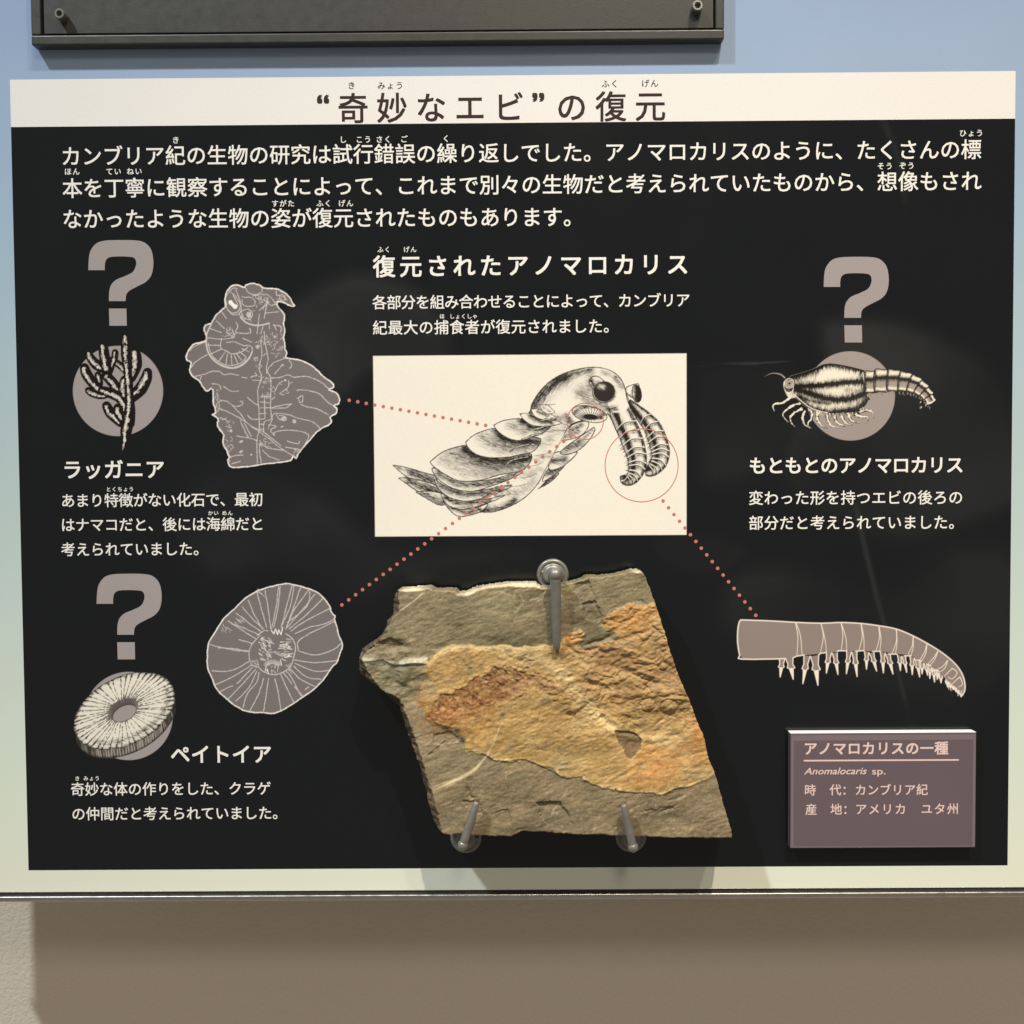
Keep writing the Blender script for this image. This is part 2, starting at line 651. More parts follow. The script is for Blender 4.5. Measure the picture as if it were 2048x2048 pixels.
t = Text(TD)
t.line('ラッガニア', (144.5, 939), (309.6, 938.4), 41, 0.019)
t.build('heading_lettering', M_TEXT, display_board)
t = Text(TD)
t.line('あまり特徴がない化石で、最初', (136, 1001), (512, 998.6), 29.8, 0.009)
t.line('はナマコだと、後には海綿だと', (135.7, 1049.6), (514, 1047.5), 29.8, 0.009)
t.line('考えられていました。', (136.2, 1098.8), (401, 1097.4), 29.8, 0.009)
t.ruby([('とくちょう', 239.8, 979.4), ('かい', 426.6, 1027), ('めん', 454.6, 1027)], 11.5)
t.build('caption_lettering', M_TEXT, display_board)

t = Text(TD)
t.line('ペイトイア', (360.5, 1508.5), (523.9, 1508), 41, 0.019)
t.build('heading_lettering', M_TEXT, display_board)
t = Text(TD)
t.line('奇妙な体の作りをした、クラゲ', (155.2, 1578.4), (528, 1576.4), 29.5, 0.009)
t.line('の仲間だと考えられていました。', (157, 1627.6), (559, 1625.5), 29.5, 0.009)
t.ruby([('き', 154.6, 1558), ('みょう', 183, 1557.6)], 11.5)
t.build('caption_lettering', M_TEXT, display_board)

t = Text(TD)
t.line('もともとのアノマロカリス', (1515.4, 931), (1909.7, 929.4), 37, 0.019)
t.build('heading_lettering', M_TEXT, display_board)
t = Text(TD)
t.line('変わった形を持つエビの後ろの', (1512, 995.8), (1911.5, 994.6), 30.5, 0.009)
t.line('部分だと考えられていました。', (1512, 1045.7), (1912.2, 1044.2), 30.5, 0.009)
t.build('caption_lettering', M_TEXT, display_board)


# ------------------------------------------------------------------ question marks
QH = [(308, 323), (312, 235), (325, 170), (370, 110), (440, 86), (560, 81), (680, 83), (755, 98), (808, 148), (829, 220), (830, 300), (812, 370), (770, 418), (700, 455),
      (640, 488), (614, 520), (608, 572), (474, 572), (476, 500), (490, 445), (530, 402), (600, 372), (665, 338), (690, 290), (692, 250), (672, 222), (620, 214), (540, 213),
      (480, 219), (450, 243), (441, 285), (441, 323)]
QD = [(474, 632), (615, 632), (618, 770), (478, 770)]


def q_mark(dx, dy, label):
    f = lambda p: (100 + p[0] * .24857 + dx, 460 + p[1] * .24857 + dy)
    e = empty('question_mark', P(*f((560, 400)), 0.0))
    e.parent = display_board
    e.matrix_parent_inverse = display_board.matrix_world.inverted()
    bpy.context.view_layer.update()
    flat_poly('hook', [f(p) for p in smooth_closed(QH, 4, corners=(0, 16, 17, 31))], D_PRINT, M_GREY, e)
    flat_poly('dot', [f(p) for p in QD], D_PRINT, M_GREY, e)
    e['label'] = label


q_mark(0, 0, 'grey question mark above the branching sponge')
q_mark(1470.8, 33.5, 'grey question mark above the shrimp body')
q_mark(16.6, 667.3, 'grey question mark above the ribbed ring')


# ------------------------------------------------------------------ printed illustrations
class Canvas:
    """a printed figure: ink on a fine grid of the print sheet, 1 cell = step photograph pixels"""

    def __init__(self, x0, y0, x1, y1, bgc, tr, step=1.0, seed=1):
        self.x0, self.y0, self.step = x0, y0, step
        self.w, self.h = int((x1 - x0) / step) + 1, int((y1 - y0) / step) + 1
        self.C = np.zeros((self.h, self.w, 3)) + np.array(bgc)
        self.tr = tr
        self.s = tr[2]
        self.seed = seed

    def T(self, pts):
        ox, oy, s = self.tr
        return [((ox + p[0] * s - self.x0) / self.step, (oy + p[1] * s - self.y0) / self.step) for p in pts]

    def win(self, pts, pad):
        xs, ys = [p[0] for p in pts], [p[1] for p in pts]
        a, b = max(0, int(min(xs) - pad)), min(self.w, int(max(xs) + pad) + 2)
        c, d = max(0, int(min(ys) - pad)), min(self.h, int(max(ys) + pad) + 2)
        if a >= b or c >= d:
            return None
        Y, X = np.mgrid[c:d, a:b].astype(float)
        return slice(c, d), slice(a, b), X, Y

    def cover(self, pts, smooth=0, corners=()):
        """anti-aliased mask of a polygon, full canvas"""
        if smooth:
            pts = smooth_closed(pts, smooth, corners)
        q = self.T(pts)
        M = np.zeros((self.h, self.w))
        w = self.win(q, 2)
        if w is None: return M
        sy, sx, X, Y = w
        d, _ = seg_dist(X, Y, q + [q[0]])
        sd = np.where(inside(X, Y, q), -d, d)
        M[sy, sx] = np.clip(0.5 - sd, 0, 1)
        return M

    def paint(self, M, col, a=1.0):
        M = (M * a)[..., None]
        self.C = self.C * (1 - M) + np.array(col) * M

    def fill(self, pts, col, a=1.0, smooth=0, corners=()):
        M = self.cover(pts, smooth, corners)
        self.paint(M, col, a)
        return M

    def stroke(self, pts, w0, col, w1=None, a=1.0, smooth=3, clip=None, wm=None, rough=0.0):
        """round stroke; widths in crop units, w0 at the start, wm in the middle, w1 at the end"""
        if smooth: pts = smooth_open(pts, smooth)
        q = self.T(pts)
        k = self.s / self.step / 2
        w1 = w0 if w1 is None else w1
        w = self.win(q, max(w0, w1, wm or 0) * k + 2)
        if w is None: return
        sy, sx, X, Y = w
        d, t_ = seg_dist(X, Y, q)
        if wm is None:
            r = w0 + (w1 - w0) * t_
        else:
            r = np.where(t_ < .5, w0 + (wm - w0) * np.sin(t_ * math.pi), w1 + (wm - w1) * np.sin(t_ * math.pi))
        if rough:
            self.seed += 1
            r = r * (1 + rough * (vnoise(X.shape[0], X.shape[1], 3, 3, self.seed) - .5) * 2)
        M = np.clip(r * k - d + 0.5, 0, 1) * np.clip(r * k * 2, 0, 1) * a
        if clip is not None: M = M * clip[sy, sx]
        M = M[..., None]
        self.C[sy, sx] = self.C[sy, sx] * (1 - M) + np.array(col) * M

    def soft(self, pts, r, amt, clip=None, col=(0.02, 0.015, 0.013), smooth=3, hatch=1.0, hr=0.0, power=2.0):
        """engraved shade: darkness that fades with the distance from a line, broken up by hatching along angle hr"""
        if smooth: pts = smooth_open(pts, smooth)
        q = self.T(pts)
        k = r * self.s / self.step
        w = self.win(q, k * 2.4 + 2)
        if w is None: return
        sy, sx, X, Y = w
        d, _ = seg_dist(X, Y, q)
        D = amt * np.exp(-(d / k) ** power)
        self.seed += 1
        h_, w_ = X.shape
        n = 0.65 * vnoise(h_, w_, 1.35, 7.0, self.seed, hr) + 0.35 * vnoise(h_, w_, 1.3, 1.3, self.seed + 77)
        I = np.clip(D + (n - 0.5) * 3.2 * hatch * D * (1.15 - np.clip(D, 0, 1)), 0, 1)
        if clip is not None: I = I * clip[sy, sx]
        I = I[..., None]
        self.C[sy, sx] = self.C[sy, sx] * (1 - I) + np.array(col) * I

    def ellipse(self, cx, cy, rx, ry, rot=0.0, n=48, a0=0, a1=360):
        r0 = math.radians(rot)
        out = []
        for i in range(n + (a1 - a0 < 360)):
            a = math.radians(a0 + (a1 - a0) * i / n)
            x, y = rx * math.cos(a), ry * math.sin(a)
            out.append((cx + x * math.cos(r0) - y * math.sin(r0), cy + x * math.sin(r0) + y * math.cos(r0)))
        return out

    def build(self, name, parent, d, keep=None):
        gx = self.x0 + np.arange(self.w) * self.step
        gy = self.y0 + np.arange(self.h) * self.step
        X, Y = np.meshgrid(gx, gy)
        V = P(X, Y, d).reshape(-1, 3)
        idx = np.arange(self.w * self.h).reshape(self.h, self.w)
        F_ = np.stack([idx[1:, :-1], idx[1:, 1:], idx[:-1, 1:], idx[:-1, :-1]], -1)
        if keep is not None:
            kk = keep[1:, :-1] | keep[1:, 1:] | keep[:-1, 1:] | keep[:-1, :-1]
            F_ = F_[kk]
        else:
            F_ = F_.reshape(-1, 4)
        used = np.zeros(len(V), bool)
        used[F_.ravel()] = True
        re_ = np.cumsum(used) - 1
        me = mesh_np(name, V[used], re_[F_], self.C.reshape(-1, 3)[used])
        a = me.attributes.new('reflect_smear', 'FLOAT', 'POINT')
        a.data.foreach_set('value', reflect_smear_at(X, Y).ravel()[used].astype(np.float32))
        return link(name, me, M_INK, parent)


INK = (0.022, 0.016, 0.014)
PAPER = C_CREAM


# --- the restored creature in its cream picture
def creature():
    c = Canvas(744, 703, 1376, 1076, PAPER, (740, 700, .34161), 1.0, 11)
    rect = [(18, 35), (1853, 20), (1853, 1082), (30, 1092)]
    keep = c.cover(rect) > 0.001
    c.C[:] = np.array(C_BLACK)
    c.fill(rect, PAPER)
    LW = 6.0

    def shape(pts, shades, smooth=4, corners=(), line=LW, out=None):
        M = c.fill(pts, PAPER, 1.0, smooth, corners)
        for sh in shades:
            ln, r, amt = sh[:3]
            c.soft(ln, r, amt, M, hr=sh[3] if len(sh) > 3 else 0.4)
        q = smooth_closed(pts, smooth, corners)
        c.stroke(q + [q[0]], line, INK, smooth=0, a=.92, rough=.35)
        return M

    # tail fins
    shape([(135, 675), (200, 685), (330, 722), (385, 742), (390, 805), (300, 772), (215, 742)], [([(250, 715), (380, 770)], 30, .85), ([(160, 685), (260, 725)], 12, .5)], corners=(0,))
    shape([(168, 750), (215, 748), (300, 765), (385, 792), (420, 850), (370, 880), (270, 822)], [([(230, 765), (330, 810), (410, 850)], 30, .8), ([(330, 800), (400, 820)], 22, .6)], corners=(0,))
    shape([(270, 832), (330, 826), (420, 842), (440, 900), (400, 906), (330, 868)], [([(300, 840), (420, 890)], 24, .8)], corners=(0,))
    # far flaps under the body on the right
    shape([(1000, 800), (1060, 740), (1105, 722), (1060, 770), (990, 810)], [([(1010, 790), (1080, 740)], 16, .95)])
    shape([(1040, 700), (1090, 660), (1140, 676), (1080, 730), (1010, 770)], [([(1040, 720), (1120, 690)], 22, .9)])
    shape([(1060, 620), (1110, 595), (1150, 610), (1215, 600), (1130, 680), (1050, 700)], [([(1060, 650), (1140, 640)], 24, .9)])
    shape([(1120, 590), (1310, 452), (1316, 470), (1285, 525), (1230, 580), (1160, 610)], [([(1130, 580), (1230, 545)], 30, .75), ([(1250, 520), (1300, 470)], 10, .5)], corners=(1,))
    shape([(1090, 530), (1165, 452), (1215, 425), (1268, 418), (1280, 440), (1250, 490), (1190, 518)], [([(1100, 520), (1220, 480)], 18, .7), ([(1170, 470), (1240, 440)], 14, .8)])
    # body
    body = [(925, 378), (950, 312), (1000, 235), (1080, 165), (1170, 125), (1280, 102), (1370, 108), (1440, 140), (1480, 190), (1500, 250), (1525, 320), (1560, 400), (1430, 400),
            (1392, 372), (1380, 395), (1330, 418), (1240, 415), (1165, 450), (1130, 510), (1080, 600), (1020, 715), (970, 800), (900, 868), (820, 915), (720, 948), (620, 950), (560, 965),
            (480, 930), (430, 860), (560, 700), (800, 520)]
    B = shape(body, [([(945, 350), (1000, 265), (1080, 195), (1140, 160)], 42, .95, -.9), ([(1100, 170), (1200, 138), (1290, 118)], 24, .75, -.5),
                     ([(1440, 165), (1475, 215)], 18, .55, .5), ([(1360, 130), (1430, 160)], 16, .4, .5),
                     ([(1225, 250), (1300, 300), (1370, 320)], 34, .5, .3), ([(1290, 170), (1290, 220)], 26, .6, .3), ([(1240, 215), (1275, 300)], 22, .35, .3),
                     ([(1010, 420), (1100, 400), (1160, 420)], 22, .6, .3), ([(1150, 380), (1190, 440)], 16, .7, .3),
                     ([(1060, 470), (1140, 465)], 26, .35, .3), ([(1000, 560), (1060, 520)], 30, .3, .3),
                     ([(980, 640), (1050, 620)], 22, .35, .3), ([(900, 740), (1000, 700)], 26, .3, .5), ([(780, 830), (880, 830), (960, 770)], 26, .4, .6),
                     ([(620, 930), (760, 930), (850, 880)], 22, .9, .1), ([(560, 950), (660, 935)], 18, .9, .1), ([(1390, 340), (1420, 330)], 24, .6, .3)], 4)
    # body hatching between the flaps
    for (a, b_) in (((930, 560), (1010, 545)), ((960, 620), (1050, 600)), ((930, 680), (1020, 650)), ((870, 750), (980, 720)), ((830, 800), (930, 780)), ((780, 850), (880, 850)), ((1010, 480), (1140, 470)), ((1060, 430), (1150, 440))):
        c.stroke([a, ((a[0] + b_[0]) / 2, a[1] - 6), b_], 2, INK, 2, .7, clip=B, wm=4)
    rs = random.Random(4)
    for k in range(70):
        u = rs.random()
        x, y = 1180 - 480 * u + rs.uniform(-30, 10), 430 + 470 * u + rs.uniform(-20, 30)
        L = rs.uniform(12, 36)
        c.stroke([(x, y), (x + L, y - L * .35)], 2.2, INK, .8, .5, clip=B, smooth=0)
    # flaps, from the hind end forward
    shape([(430, 880), (520, 925), (600, 930), (690, 900), (640, 950), (530, 975), (470, 940)], [([(450, 905), (560, 950), (640, 935)], 16, .9)])
    shape([(415, 842), (480, 868), (560, 882), (700, 870), (790, 850), (700, 892), (600, 922), (520, 932), (450, 903)], [([(440, 862), (520, 895), (700, 885)], 16, .85, .1), ([(500, 925), (600, 915)], 6, .6)])
    shape([(380, 760), (430, 790), (520, 820), (640, 822), (830, 790), (760, 832), (640, 872), (560, 885), (470, 865), (400, 812)], [([(400, 785), (520, 838), (660, 838), (780, 812)], 22, .85, .1)])
    shape([(370, 690), (450, 728), (560, 765), (700, 760), (880, 715), (830, 752), (700, 800), (600, 827), (500, 815), (415, 770), (372, 722)], [([(400, 715), (520, 780), (700, 778), (850, 735)], 24, .8, .1)])
    shape([(352, 655), (420, 600), (500, 570), (570, 560), (660, 590), (800, 600), (945, 610), (900, 700), (760, 730), (640, 764), (520, 765), (430, 722), (372, 682)],
          [([(560, 575), (640, 630), (780, 650), (930, 630)], 42, 1.0, .3), ([(480, 600), (620, 670), (760, 690), (880, 680)], 46, .55, .3), ([(420, 640), (560, 720), (720, 730)], 34, .3, .3)], corners=(0,))
    shape([(560, 540), (610, 497), (690, 466), (745, 462), (800, 500), (900, 510), (1000, 520), (960, 590), (880, 612), (800, 628), (700, 630), (620, 610), (575, 572)],
          [([(745, 478), (800, 525), (980, 540)], 38, 1.0, .3), ([(660, 510), (760, 570), (900, 575)], 38, .5, .3)], corners=(0,))
    shape([(725, 440), (785, 412), (890, 402), (960, 420), (1060, 440), (1000, 490), (880, 530), (800, 512), (745, 472)],
          [([(890, 415), (960, 455), (1050, 450)], 28, 1.0, .3), ([(820, 440), (900, 480)], 26, .45, .3)], corners=(0,))
    shape([(878, 374), (930, 370), (990, 378), (1080, 412), (1120, 428), (1050, 446), (960, 442), (905, 412)], [([(945, 385), (990, 410), (1060, 420)], 20, 1.0)], corners=(0,), line=5)
    shape([(942, 347), (985, 346), (1040, 366), (1090, 400), (1020, 408), (965, 388)], [([(985, 360), (1040, 385)], 12, .8)], corners=(0,), line=4.5)
    shape([(995, 322), (1040, 323), (1060, 340), (1080, 366), (1040, 374), (1006, 352)], [([(1015, 335), (1050, 360)], 10, .5)], corners=(0,), line=4.5)
    c.stroke([(995, 322), (1040, 321), (1085, 317)], 4, INK, 3)
    # gill fringes
    for pts in ([(985, 425), (1030, 405), (1090, 405), (1120, 415)], [(885, 525), (950, 500), (1010, 490), (1030, 480)], [(820, 595), (870, 565), (930, 552), (985, 555)],
                [(790, 685), (820, 650), (880, 632), (940, 625)], [(720, 780), (790, 740), (850, 720), (890, 712)], [(700, 820), (760, 800), (830, 795)], [(650, 870), (710, 850), (780, 855)],
                [(930, 470), (1000, 455), (1060, 435)]):
        c.stroke(pts, 6, INK, 4, .85, wm=13, rough=.7)
        c.stroke(pts, 2, PAPER, 2, .6, wm=4, rough=1.0)
    c.stroke([(1240, 415), (1190, 432), (1160, 462), (1120, 530), (1075, 605), (1020, 715), (985, 785)], 9, INK, 5)
    c.stroke([(1160, 462), (1120, 530), (1075, 605), (1020, 715), (985, 785)], 4, PAPER, 2)
    # mouth ring
    mo = c.ellipse(1285, 375, 104, 46, 12)
    M = c.fill(mo, PAPER)
    c.stroke(mo + [mo[0]], 5, INK, smooth=0)
    for i in range(26):
        a = 2 * math.pi * i / 26
        x0, y0 = 1292 + 44 * math.cos(a), 390 + 17 * math.sin(a)
        x1, y1 = 1285 + 98 * math.cos(a), 374 + 44 * math.sin(a)
        c.stroke([(x0, y0), (x1, y1)], 5, INK, 3, .85, smooth=0, clip=M)
    c.soft([(1195, 370), (1230, 340), (1300, 332), (1370, 350)], 12, .8, M)
    c.soft([(1370, 370), (1350, 400)], 12, .8, M)
    c.fill(c.ellipse(1292, 392, 44, 17, 5), INK)
    # far eye and appendage
    shape([(1500, 222), (1540, 203), (1575, 205), (1570, 290), (1540, 280), (1508, 258)], [([(1520, 265), (1550, 275)], 10, .6)])
    E2 = shape(c.ellipse(1562, 255, 27, 52, -8), [([(1572, 215), (1577, 295)], 26, 1.3), ([(1560, 220), (1560, 290)], 14, .8)], 1)

    def limb(cen, half, seed, n_seg, fringe):
        cs = smooth_open(cen, 5)
        hs = np.interp(np.linspace(0, 1, len(cs)), np.linspace(0, 1, len(half)), half)
        L, R = [], []
        for i, p in enumerate(cs):
            a, b_ = cs[max(i - 1, 0)], cs[min(i + 1, len(cs) - 1)]
            dx, dy = b_[0] - a[0], b_[1] - a[1]
            l = math.hypot(dx, dy) or 1
            nx, ny = dy / l, -dx / l
            L.append((p[0] + nx * hs[i], p[1] + ny * hs[i]))
            R.append((p[0] - nx * hs[i], p[1] - ny * hs[i]))
        if fringe:
            rr = random.Random(seed)
            for i in range(len(cs) // 3, len(cs) - 2):
                p = (R if fringe > 0 else L)[i]
                for _ in range(2):
                    c.stroke([p, (p[0] - fringe * rr.uniform(6, 26), p[1] + rr.uniform(-6, 22))], 5, INK, 1, .9, smooth=0)
        M = shape(L + R[::-1], [([tuple(np.array(a) * .62 + np.array(b_) * .38) for a, b_ in zip(L, R)], 9, .0)], 1)
        lo = [tuple(np.array(a) * .28 + np.array(b_) * .72) for a, b_ in zip(L, R)]
        hi = [tuple(np.array(a) * .93 + np.array(b_) * .07) for a, b_ in zip(L, R)]
        c.soft(lo, 19, 1.25, M, hr=1.4)
        c.soft(hi, 10, .95, M, hr=1.4)
        c.soft([tuple(np.array(a) * .04 + np.array(b_) * .96) for a, b_ in zip(L, R)], 7, .5, M, hr=1.4)
        for k in range(1, n_seg):
            i = int((0.10 + .86 * (k / n_seg) ** .82) * (len(cs) - 1))
            a, b_ = np.array(R[i]), np.array(L[i])
            j = min(i + 2, len(cs) - 1)
            mid = (a + b_) / 2
            dr = np.array(cs[i]) - np.array(cs[j])
            mid = mid + dr / (np.hypot(*dr) + 1e-6) * hs[i] * .35
            arc = [tuple(a), tuple(mid), tuple(b_)]
            c.stroke([(x + 1, y - 6) for x, y in arc], 7, PAPER, 7, .9, clip=M)
            c.stroke(arc, 5, INK, 5, clip=M)
            c.soft([(x, y + 11) for x, y in arc], 8, .5, M, hr=1.4)

    limb([(1515, 300), (1590, 380), (1650, 450), (1685, 530), (1702, 600), (1690, 660), (1650, 705), (1612, 712)], [12, 38, 50, 54, 52, 46, 34, 22], 3, 12, 1)
    c.fill([(1404, 320), (1500, 262), (1518, 330), (1440, 380)], PAPER)
    limb([(1445, 330), (1478, 400), (1515, 480), (1545, 560), (1566, 640), (1560, 705), (1530, 755), (1492, 765), (1480, 735)], [50, 62, 64, 62, 54, 46, 34, 24, 14], 5, 13, 1)
    # blend the appendage's root into the head
    q = [(1395, 300), (1470, 290), (1508, 322), (1500, 352), (1440, 368), (1410, 352)]
    c.fill(q, PAPER, 1, 3)
    c.soft([(1400, 345), (1440, 345)], 16, .8)
    c.stroke([(1498, 255), (1512, 310), (1545, 370)], 5, INK)
    c.stroke([(1392, 372), (1420, 420), (1440, 470)], 5, INK)
    # near eye on its stalk
    shape([(1283, 192), (1296, 162), (1325, 153), (1350, 165), (1380, 200), (1340, 250), (1305, 228)], [([(1295, 180), (1310, 215)], 16, .9), ([(1335, 200), (1350, 230)], 20, .8)])
    c.soft(c.ellipse(1372, 250, 64, 58), 8, .5)
    M = c.fill(c.ellipse(1372, 243, 63, 60), (0.03, 0.022, 0.02))
    c.stroke(c.ellipse(1370, 246, 68, 62, 0, 24, 20, 190), 4, INK)
    c.soft([(1346, 212), (1366, 218)], 12, .7, M, PAPER, hr=.6)
    # paper grain
    c.C *= (1 + (vnoise(c.h, c.w, 2, 2, 5) - .5)[..., None] * .05)
    c.build('creature_illustration', display_board, D_PRINT, keep)


creature()


# --- black figures on grey discs
def sponge():
    c = Canvas(132, 658, 334, 914, C_BLACK, (100, 460, .24857), 1.0, 21)
    GR = C_GREY
    circ = c.ellipse(547, 1295, 363, 363, 0, 90)
    cm = c.fill(circ, GR)
    br = [
        ([(630, 1160), (570, 1095), (500, 1045)], [20, 24, 22]), ([(485, 1140), (505, 1080), (520, 1030), (524, 985)], [18, 18, 22, 22]),
        ([(400, 1240), (397, 1200), (385, 1165)], [22, 22, 22]), ([(445, 1335), (400, 1330), (340, 1310), (308, 1290)], [18, 26, 28, 22]),
        ([(410, 1290), (345, 1230), (295, 1160), (278, 1108)], [26, 34, 36, 30]), ([(450, 1125), (375, 1085), (325, 1025), (310, 985)], [28, 34, 28, 18]),
        ([(462, 1150), (445, 1060), (432, 970), (422, 925)], [32, 36, 34, 24]), ([(560, 1300), (505, 1230), (452, 1170)], [30, 34, 32]),
        ([(655, 1190), (690, 1090), (688, 1010), (680, 972)], [30, 40, 38, 28]), ([(660, 1345), (728, 1280), (772, 1200), (785, 1145)], [36, 42, 38, 30]),
        ([(570, 1545), (490, 1475), (455, 1415)], [34, 36, 30]), ([(610, 1545), (560, 1480), (545, 1430)], [34, 36, 28]),
        ([(625, 1560), (605, 1420), (560, 1350), (480, 1310), (415, 1285)], [32, 36, 34, 34, 24]),
        ([(655, 1560), (660, 1450), (645, 1330), (640, 1210)], [22, 22, 22, 22]),
        ([(605, 1345), (588, 1275), (600, 1205)], [26, 34, 28]),
        ([(584, 1780), (605, 1700), (612, 1620), (632, 1520), (642, 1400), (636, 1300), (630, 1200), (622, 1100), (612, 1000), (610, 900), (606, 850)], [6, 26, 38, 40, 30, 28, 28, 28, 34, 32, 18])]
    rs = random.Random(8)
    for pts, hw in br:
        sp = smooth_open(pts, 5)
        hs = np.interp(np.linspace(0, 1, len(sp)), np.linspace(0, 1, len(hw)), hw)
        hs = hs * 1.24
        for i in range(len(sp) - 1):
            c.stroke([sp[i], sp[i + 1]], hs[i] * 2, (0.006, 0.005, 0.005), hs[i + 1] * 2, smooth=0)
        for lane, wd, al, gap in ((-.22, .46, .98, .16), (.12, .2, .75, .6), (-.55, .16, .6, .7)):
            for i in range(1, len(sp) - 1):
                if rs.random() < gap: continue
                a, b_ = sp[i], sp[i + 1]
                dx, dy = b_[0] - a[0], b_[1] - a[1]
                l = math.hypot(dx, dy) or 1
                nx, ny = dy / l, -dx / l
                if nx > 0: nx, ny = -nx, -ny
                o_ = lane * hs[i]
                c.stroke([(a[0] + nx * -o_, a[1] + ny * -o_), (b_[0] - nx * o_, b_[1] - ny * o_)], hs[i] * wd * rs.uniform(.6, 1.1), (.72, .68, .6), None, al * rs.uniform(.5, 1), smooth=0, rough=.7)
        for k in range(int(len(sp) * .7)):
            i = rs.randrange(len(sp))
            x, y = sp[i]
            o_ = hs[i] * .8
            x += rs.uniform(-o_, o_)
            y += rs.uniform(-o_, o_)
            c.stroke([(x, y), (x + rs.uniform(-8, 8), y + rs.uniform(4, 16))], 5, (0.02, .016, .015), 2, .9, smooth=0)
    c.build('sponge_illustration', display_board, D_PRINT)


def shrimp():
    c = Canvas(1518, 700, 1880, 884, C_BLACK, (1500, 680, .20704), 1.0, 31)
    c.fill(c.ellipse(970, 540, 430, 431, 0, 90), (0.33, 0.285, 0.265))
    W = (.86, .80, .66)
    DK = (0.012, 0.008, 0.007)
    # walking legs
    legs = [[(380, 570), (310, 612), (250, 618), (222, 640), (238, 692)], [(480, 615), (410, 638), (335, 690), (322, 740), (372, 795)], [(500, 672), (430, 705), (392, 745), (400, 800), (435, 838)],
            [(530, 690), (508, 750), (528, 820), (598, 856)], [(575, 670), (600, 720), (590, 770), (565, 800), (560, 850)], [(650, 690), (655, 770), (690, 828), (745, 852)], [(740, 710), (755, 780), (785, 830), (855, 850)],
            [(810, 710), (832, 780), (870, 818), (935, 836)], [(880, 710), (905, 780), (940, 812), (995, 822)], [(950, 705), (972, 770), (1010, 792), (1055, 802)], [(1010, 715), (1080, 742), (1130, 742), (1142, 770), (1118, 802)],
            [(1050, 695), (1130, 678), (1188, 696), (1190, 750)]]
    for g in legs:
        c.stroke(g, 40, DK, 8, .95, rough=.2)
        c.stroke([(x - 2, y - 3) for x, y in g], 21, W, 3, .95, rough=.9)
        c.stroke([g[1], g[2]], 10, W, 8, .8, rough=.5)
    c.stroke([(335, 365), (300, 335), (250, 322), (200, 325), (140, 352)], 14, (.35, .32, .28), 2, .9)
    # carapace
    body = [(330, 400), (380, 365), (400, 345), (520, 310), (640, 265), (700, 236), (780, 225), (870, 236), (980, 258), (1090, 288), (1112, 310), (1128, 440), (1145, 570), (1105, 645), (1050, 692), (900, 706), (760, 708),
            (660, 690), (560, 655), (490, 610), (440, 560), (380, 560), (345, 510), (325, 450)]
    M = c.fill(body, W, 1, 4)
    H = math.pi / 2
    for pts, r, a in (([(380, 372), (520, 318), (640, 275), (750, 232), (900, 246), (1100, 296)], 34, 1.2), ([(430, 448), (560, 445), (700, 438), (830, 420), (950, 408), (1120, 405)], 34, 1.25),
                      ([(430, 470), (620, 530), (760, 570), (900, 575), (1000, 560), (1130, 510)], 42, 1.2), ([(500, 560), (640, 600), (760, 612)], 20, .9),
                      ([(470, 560), (560, 650), (760, 712), (950, 706), (1080, 670), (1140, 590)], 44, 1.15), ([(820, 690), (1000, 670), (1110, 600)], 34, .9),
                      ([(1085, 330), (1100, 450), (1120, 540)], 34, .8), ([(620, 420), (640, 300)], 12, .25), ([(930, 480), (1070, 500)], 26, .4), ([(430, 380), (520, 350), (640, 310)], 30, .7), ([(420, 410), (560, 405)], 20, .4)):
        c.soft(pts, r, a, M, DK, hr=H, hatch=1.2)
    rs = random.Random(12)
    for k in range(420):
        x = rs.uniform(420, 1110)
        yb = rs.choice([np.interp(x, [400, 750, 1100], [350, 250, 300]), np.interp(x, [400, 700, 1100], [450, 435, 405]), np.interp(x, [430, 760, 1130], [480, 570, 520]), np.interp(x, [500, 760, 1100], [620, 700, 640])])
        L = rs.uniform(14, 62)
        up = rs.choice([-1, 1])
        c.stroke([(x, yb), (x + rs.uniform(-3, 3), yb + up * L)], 6, DK, 1, .8, smooth=0, clip=M)
    c.stroke([(1090, 300), (1105, 400), (1122, 500), (1150, 575)], 16, DK)
    c.stroke([(1090, 315), (1104, 400), (1120, 480), (1138, 545)], 8, W)
    c.stroke([(430, 530), (560, 640), (680, 690), (750, 700)], 8, W)
    for k in range(60):
        x = rs.uniform(520, 1120)
        y = np.interp(x, [520, 650, 760, 1000, 1120], [640, 690, 710, 700, 640])
        c.stroke([(x, y), (x + rs.uniform(-4, 12), y + rs.uniform(12, 46))], 8, rs.choice([W, DK, DK, (.4, .36, .3)]), 2, .9, smooth=0)
    # head and eye
    c.fill(c.ellipse(382, 430, 50, 75, 15), DK, .9)
    for r in (44, 30, 15):
        e = c.ellipse(380, 418, r, r * 1.05, 0, 24)
        c.stroke(e + [e[0]], 7, (.7, .64, .52), smooth=0, rough=.6)
    c.fill(c.ellipse(380, 420, 12, 12), DK)
    c.stroke([(345, 500), (375, 535), (410, 500), (420, 440)], 9, (.6, .55, .45), rough=.6)
    # jointed tail
    segs = [(1165, 408, 100, 0, 48), (1270, 395, 104, 2, 62), (1388, 393, 97, 4, 58), (1492, 405, 88, 8, 52), (1582, 430, 78, 20, 46), (1650, 470, 66, 34, 38), (1702, 520, 54, 46, 32), (1738, 572, 42, 60, 28)]
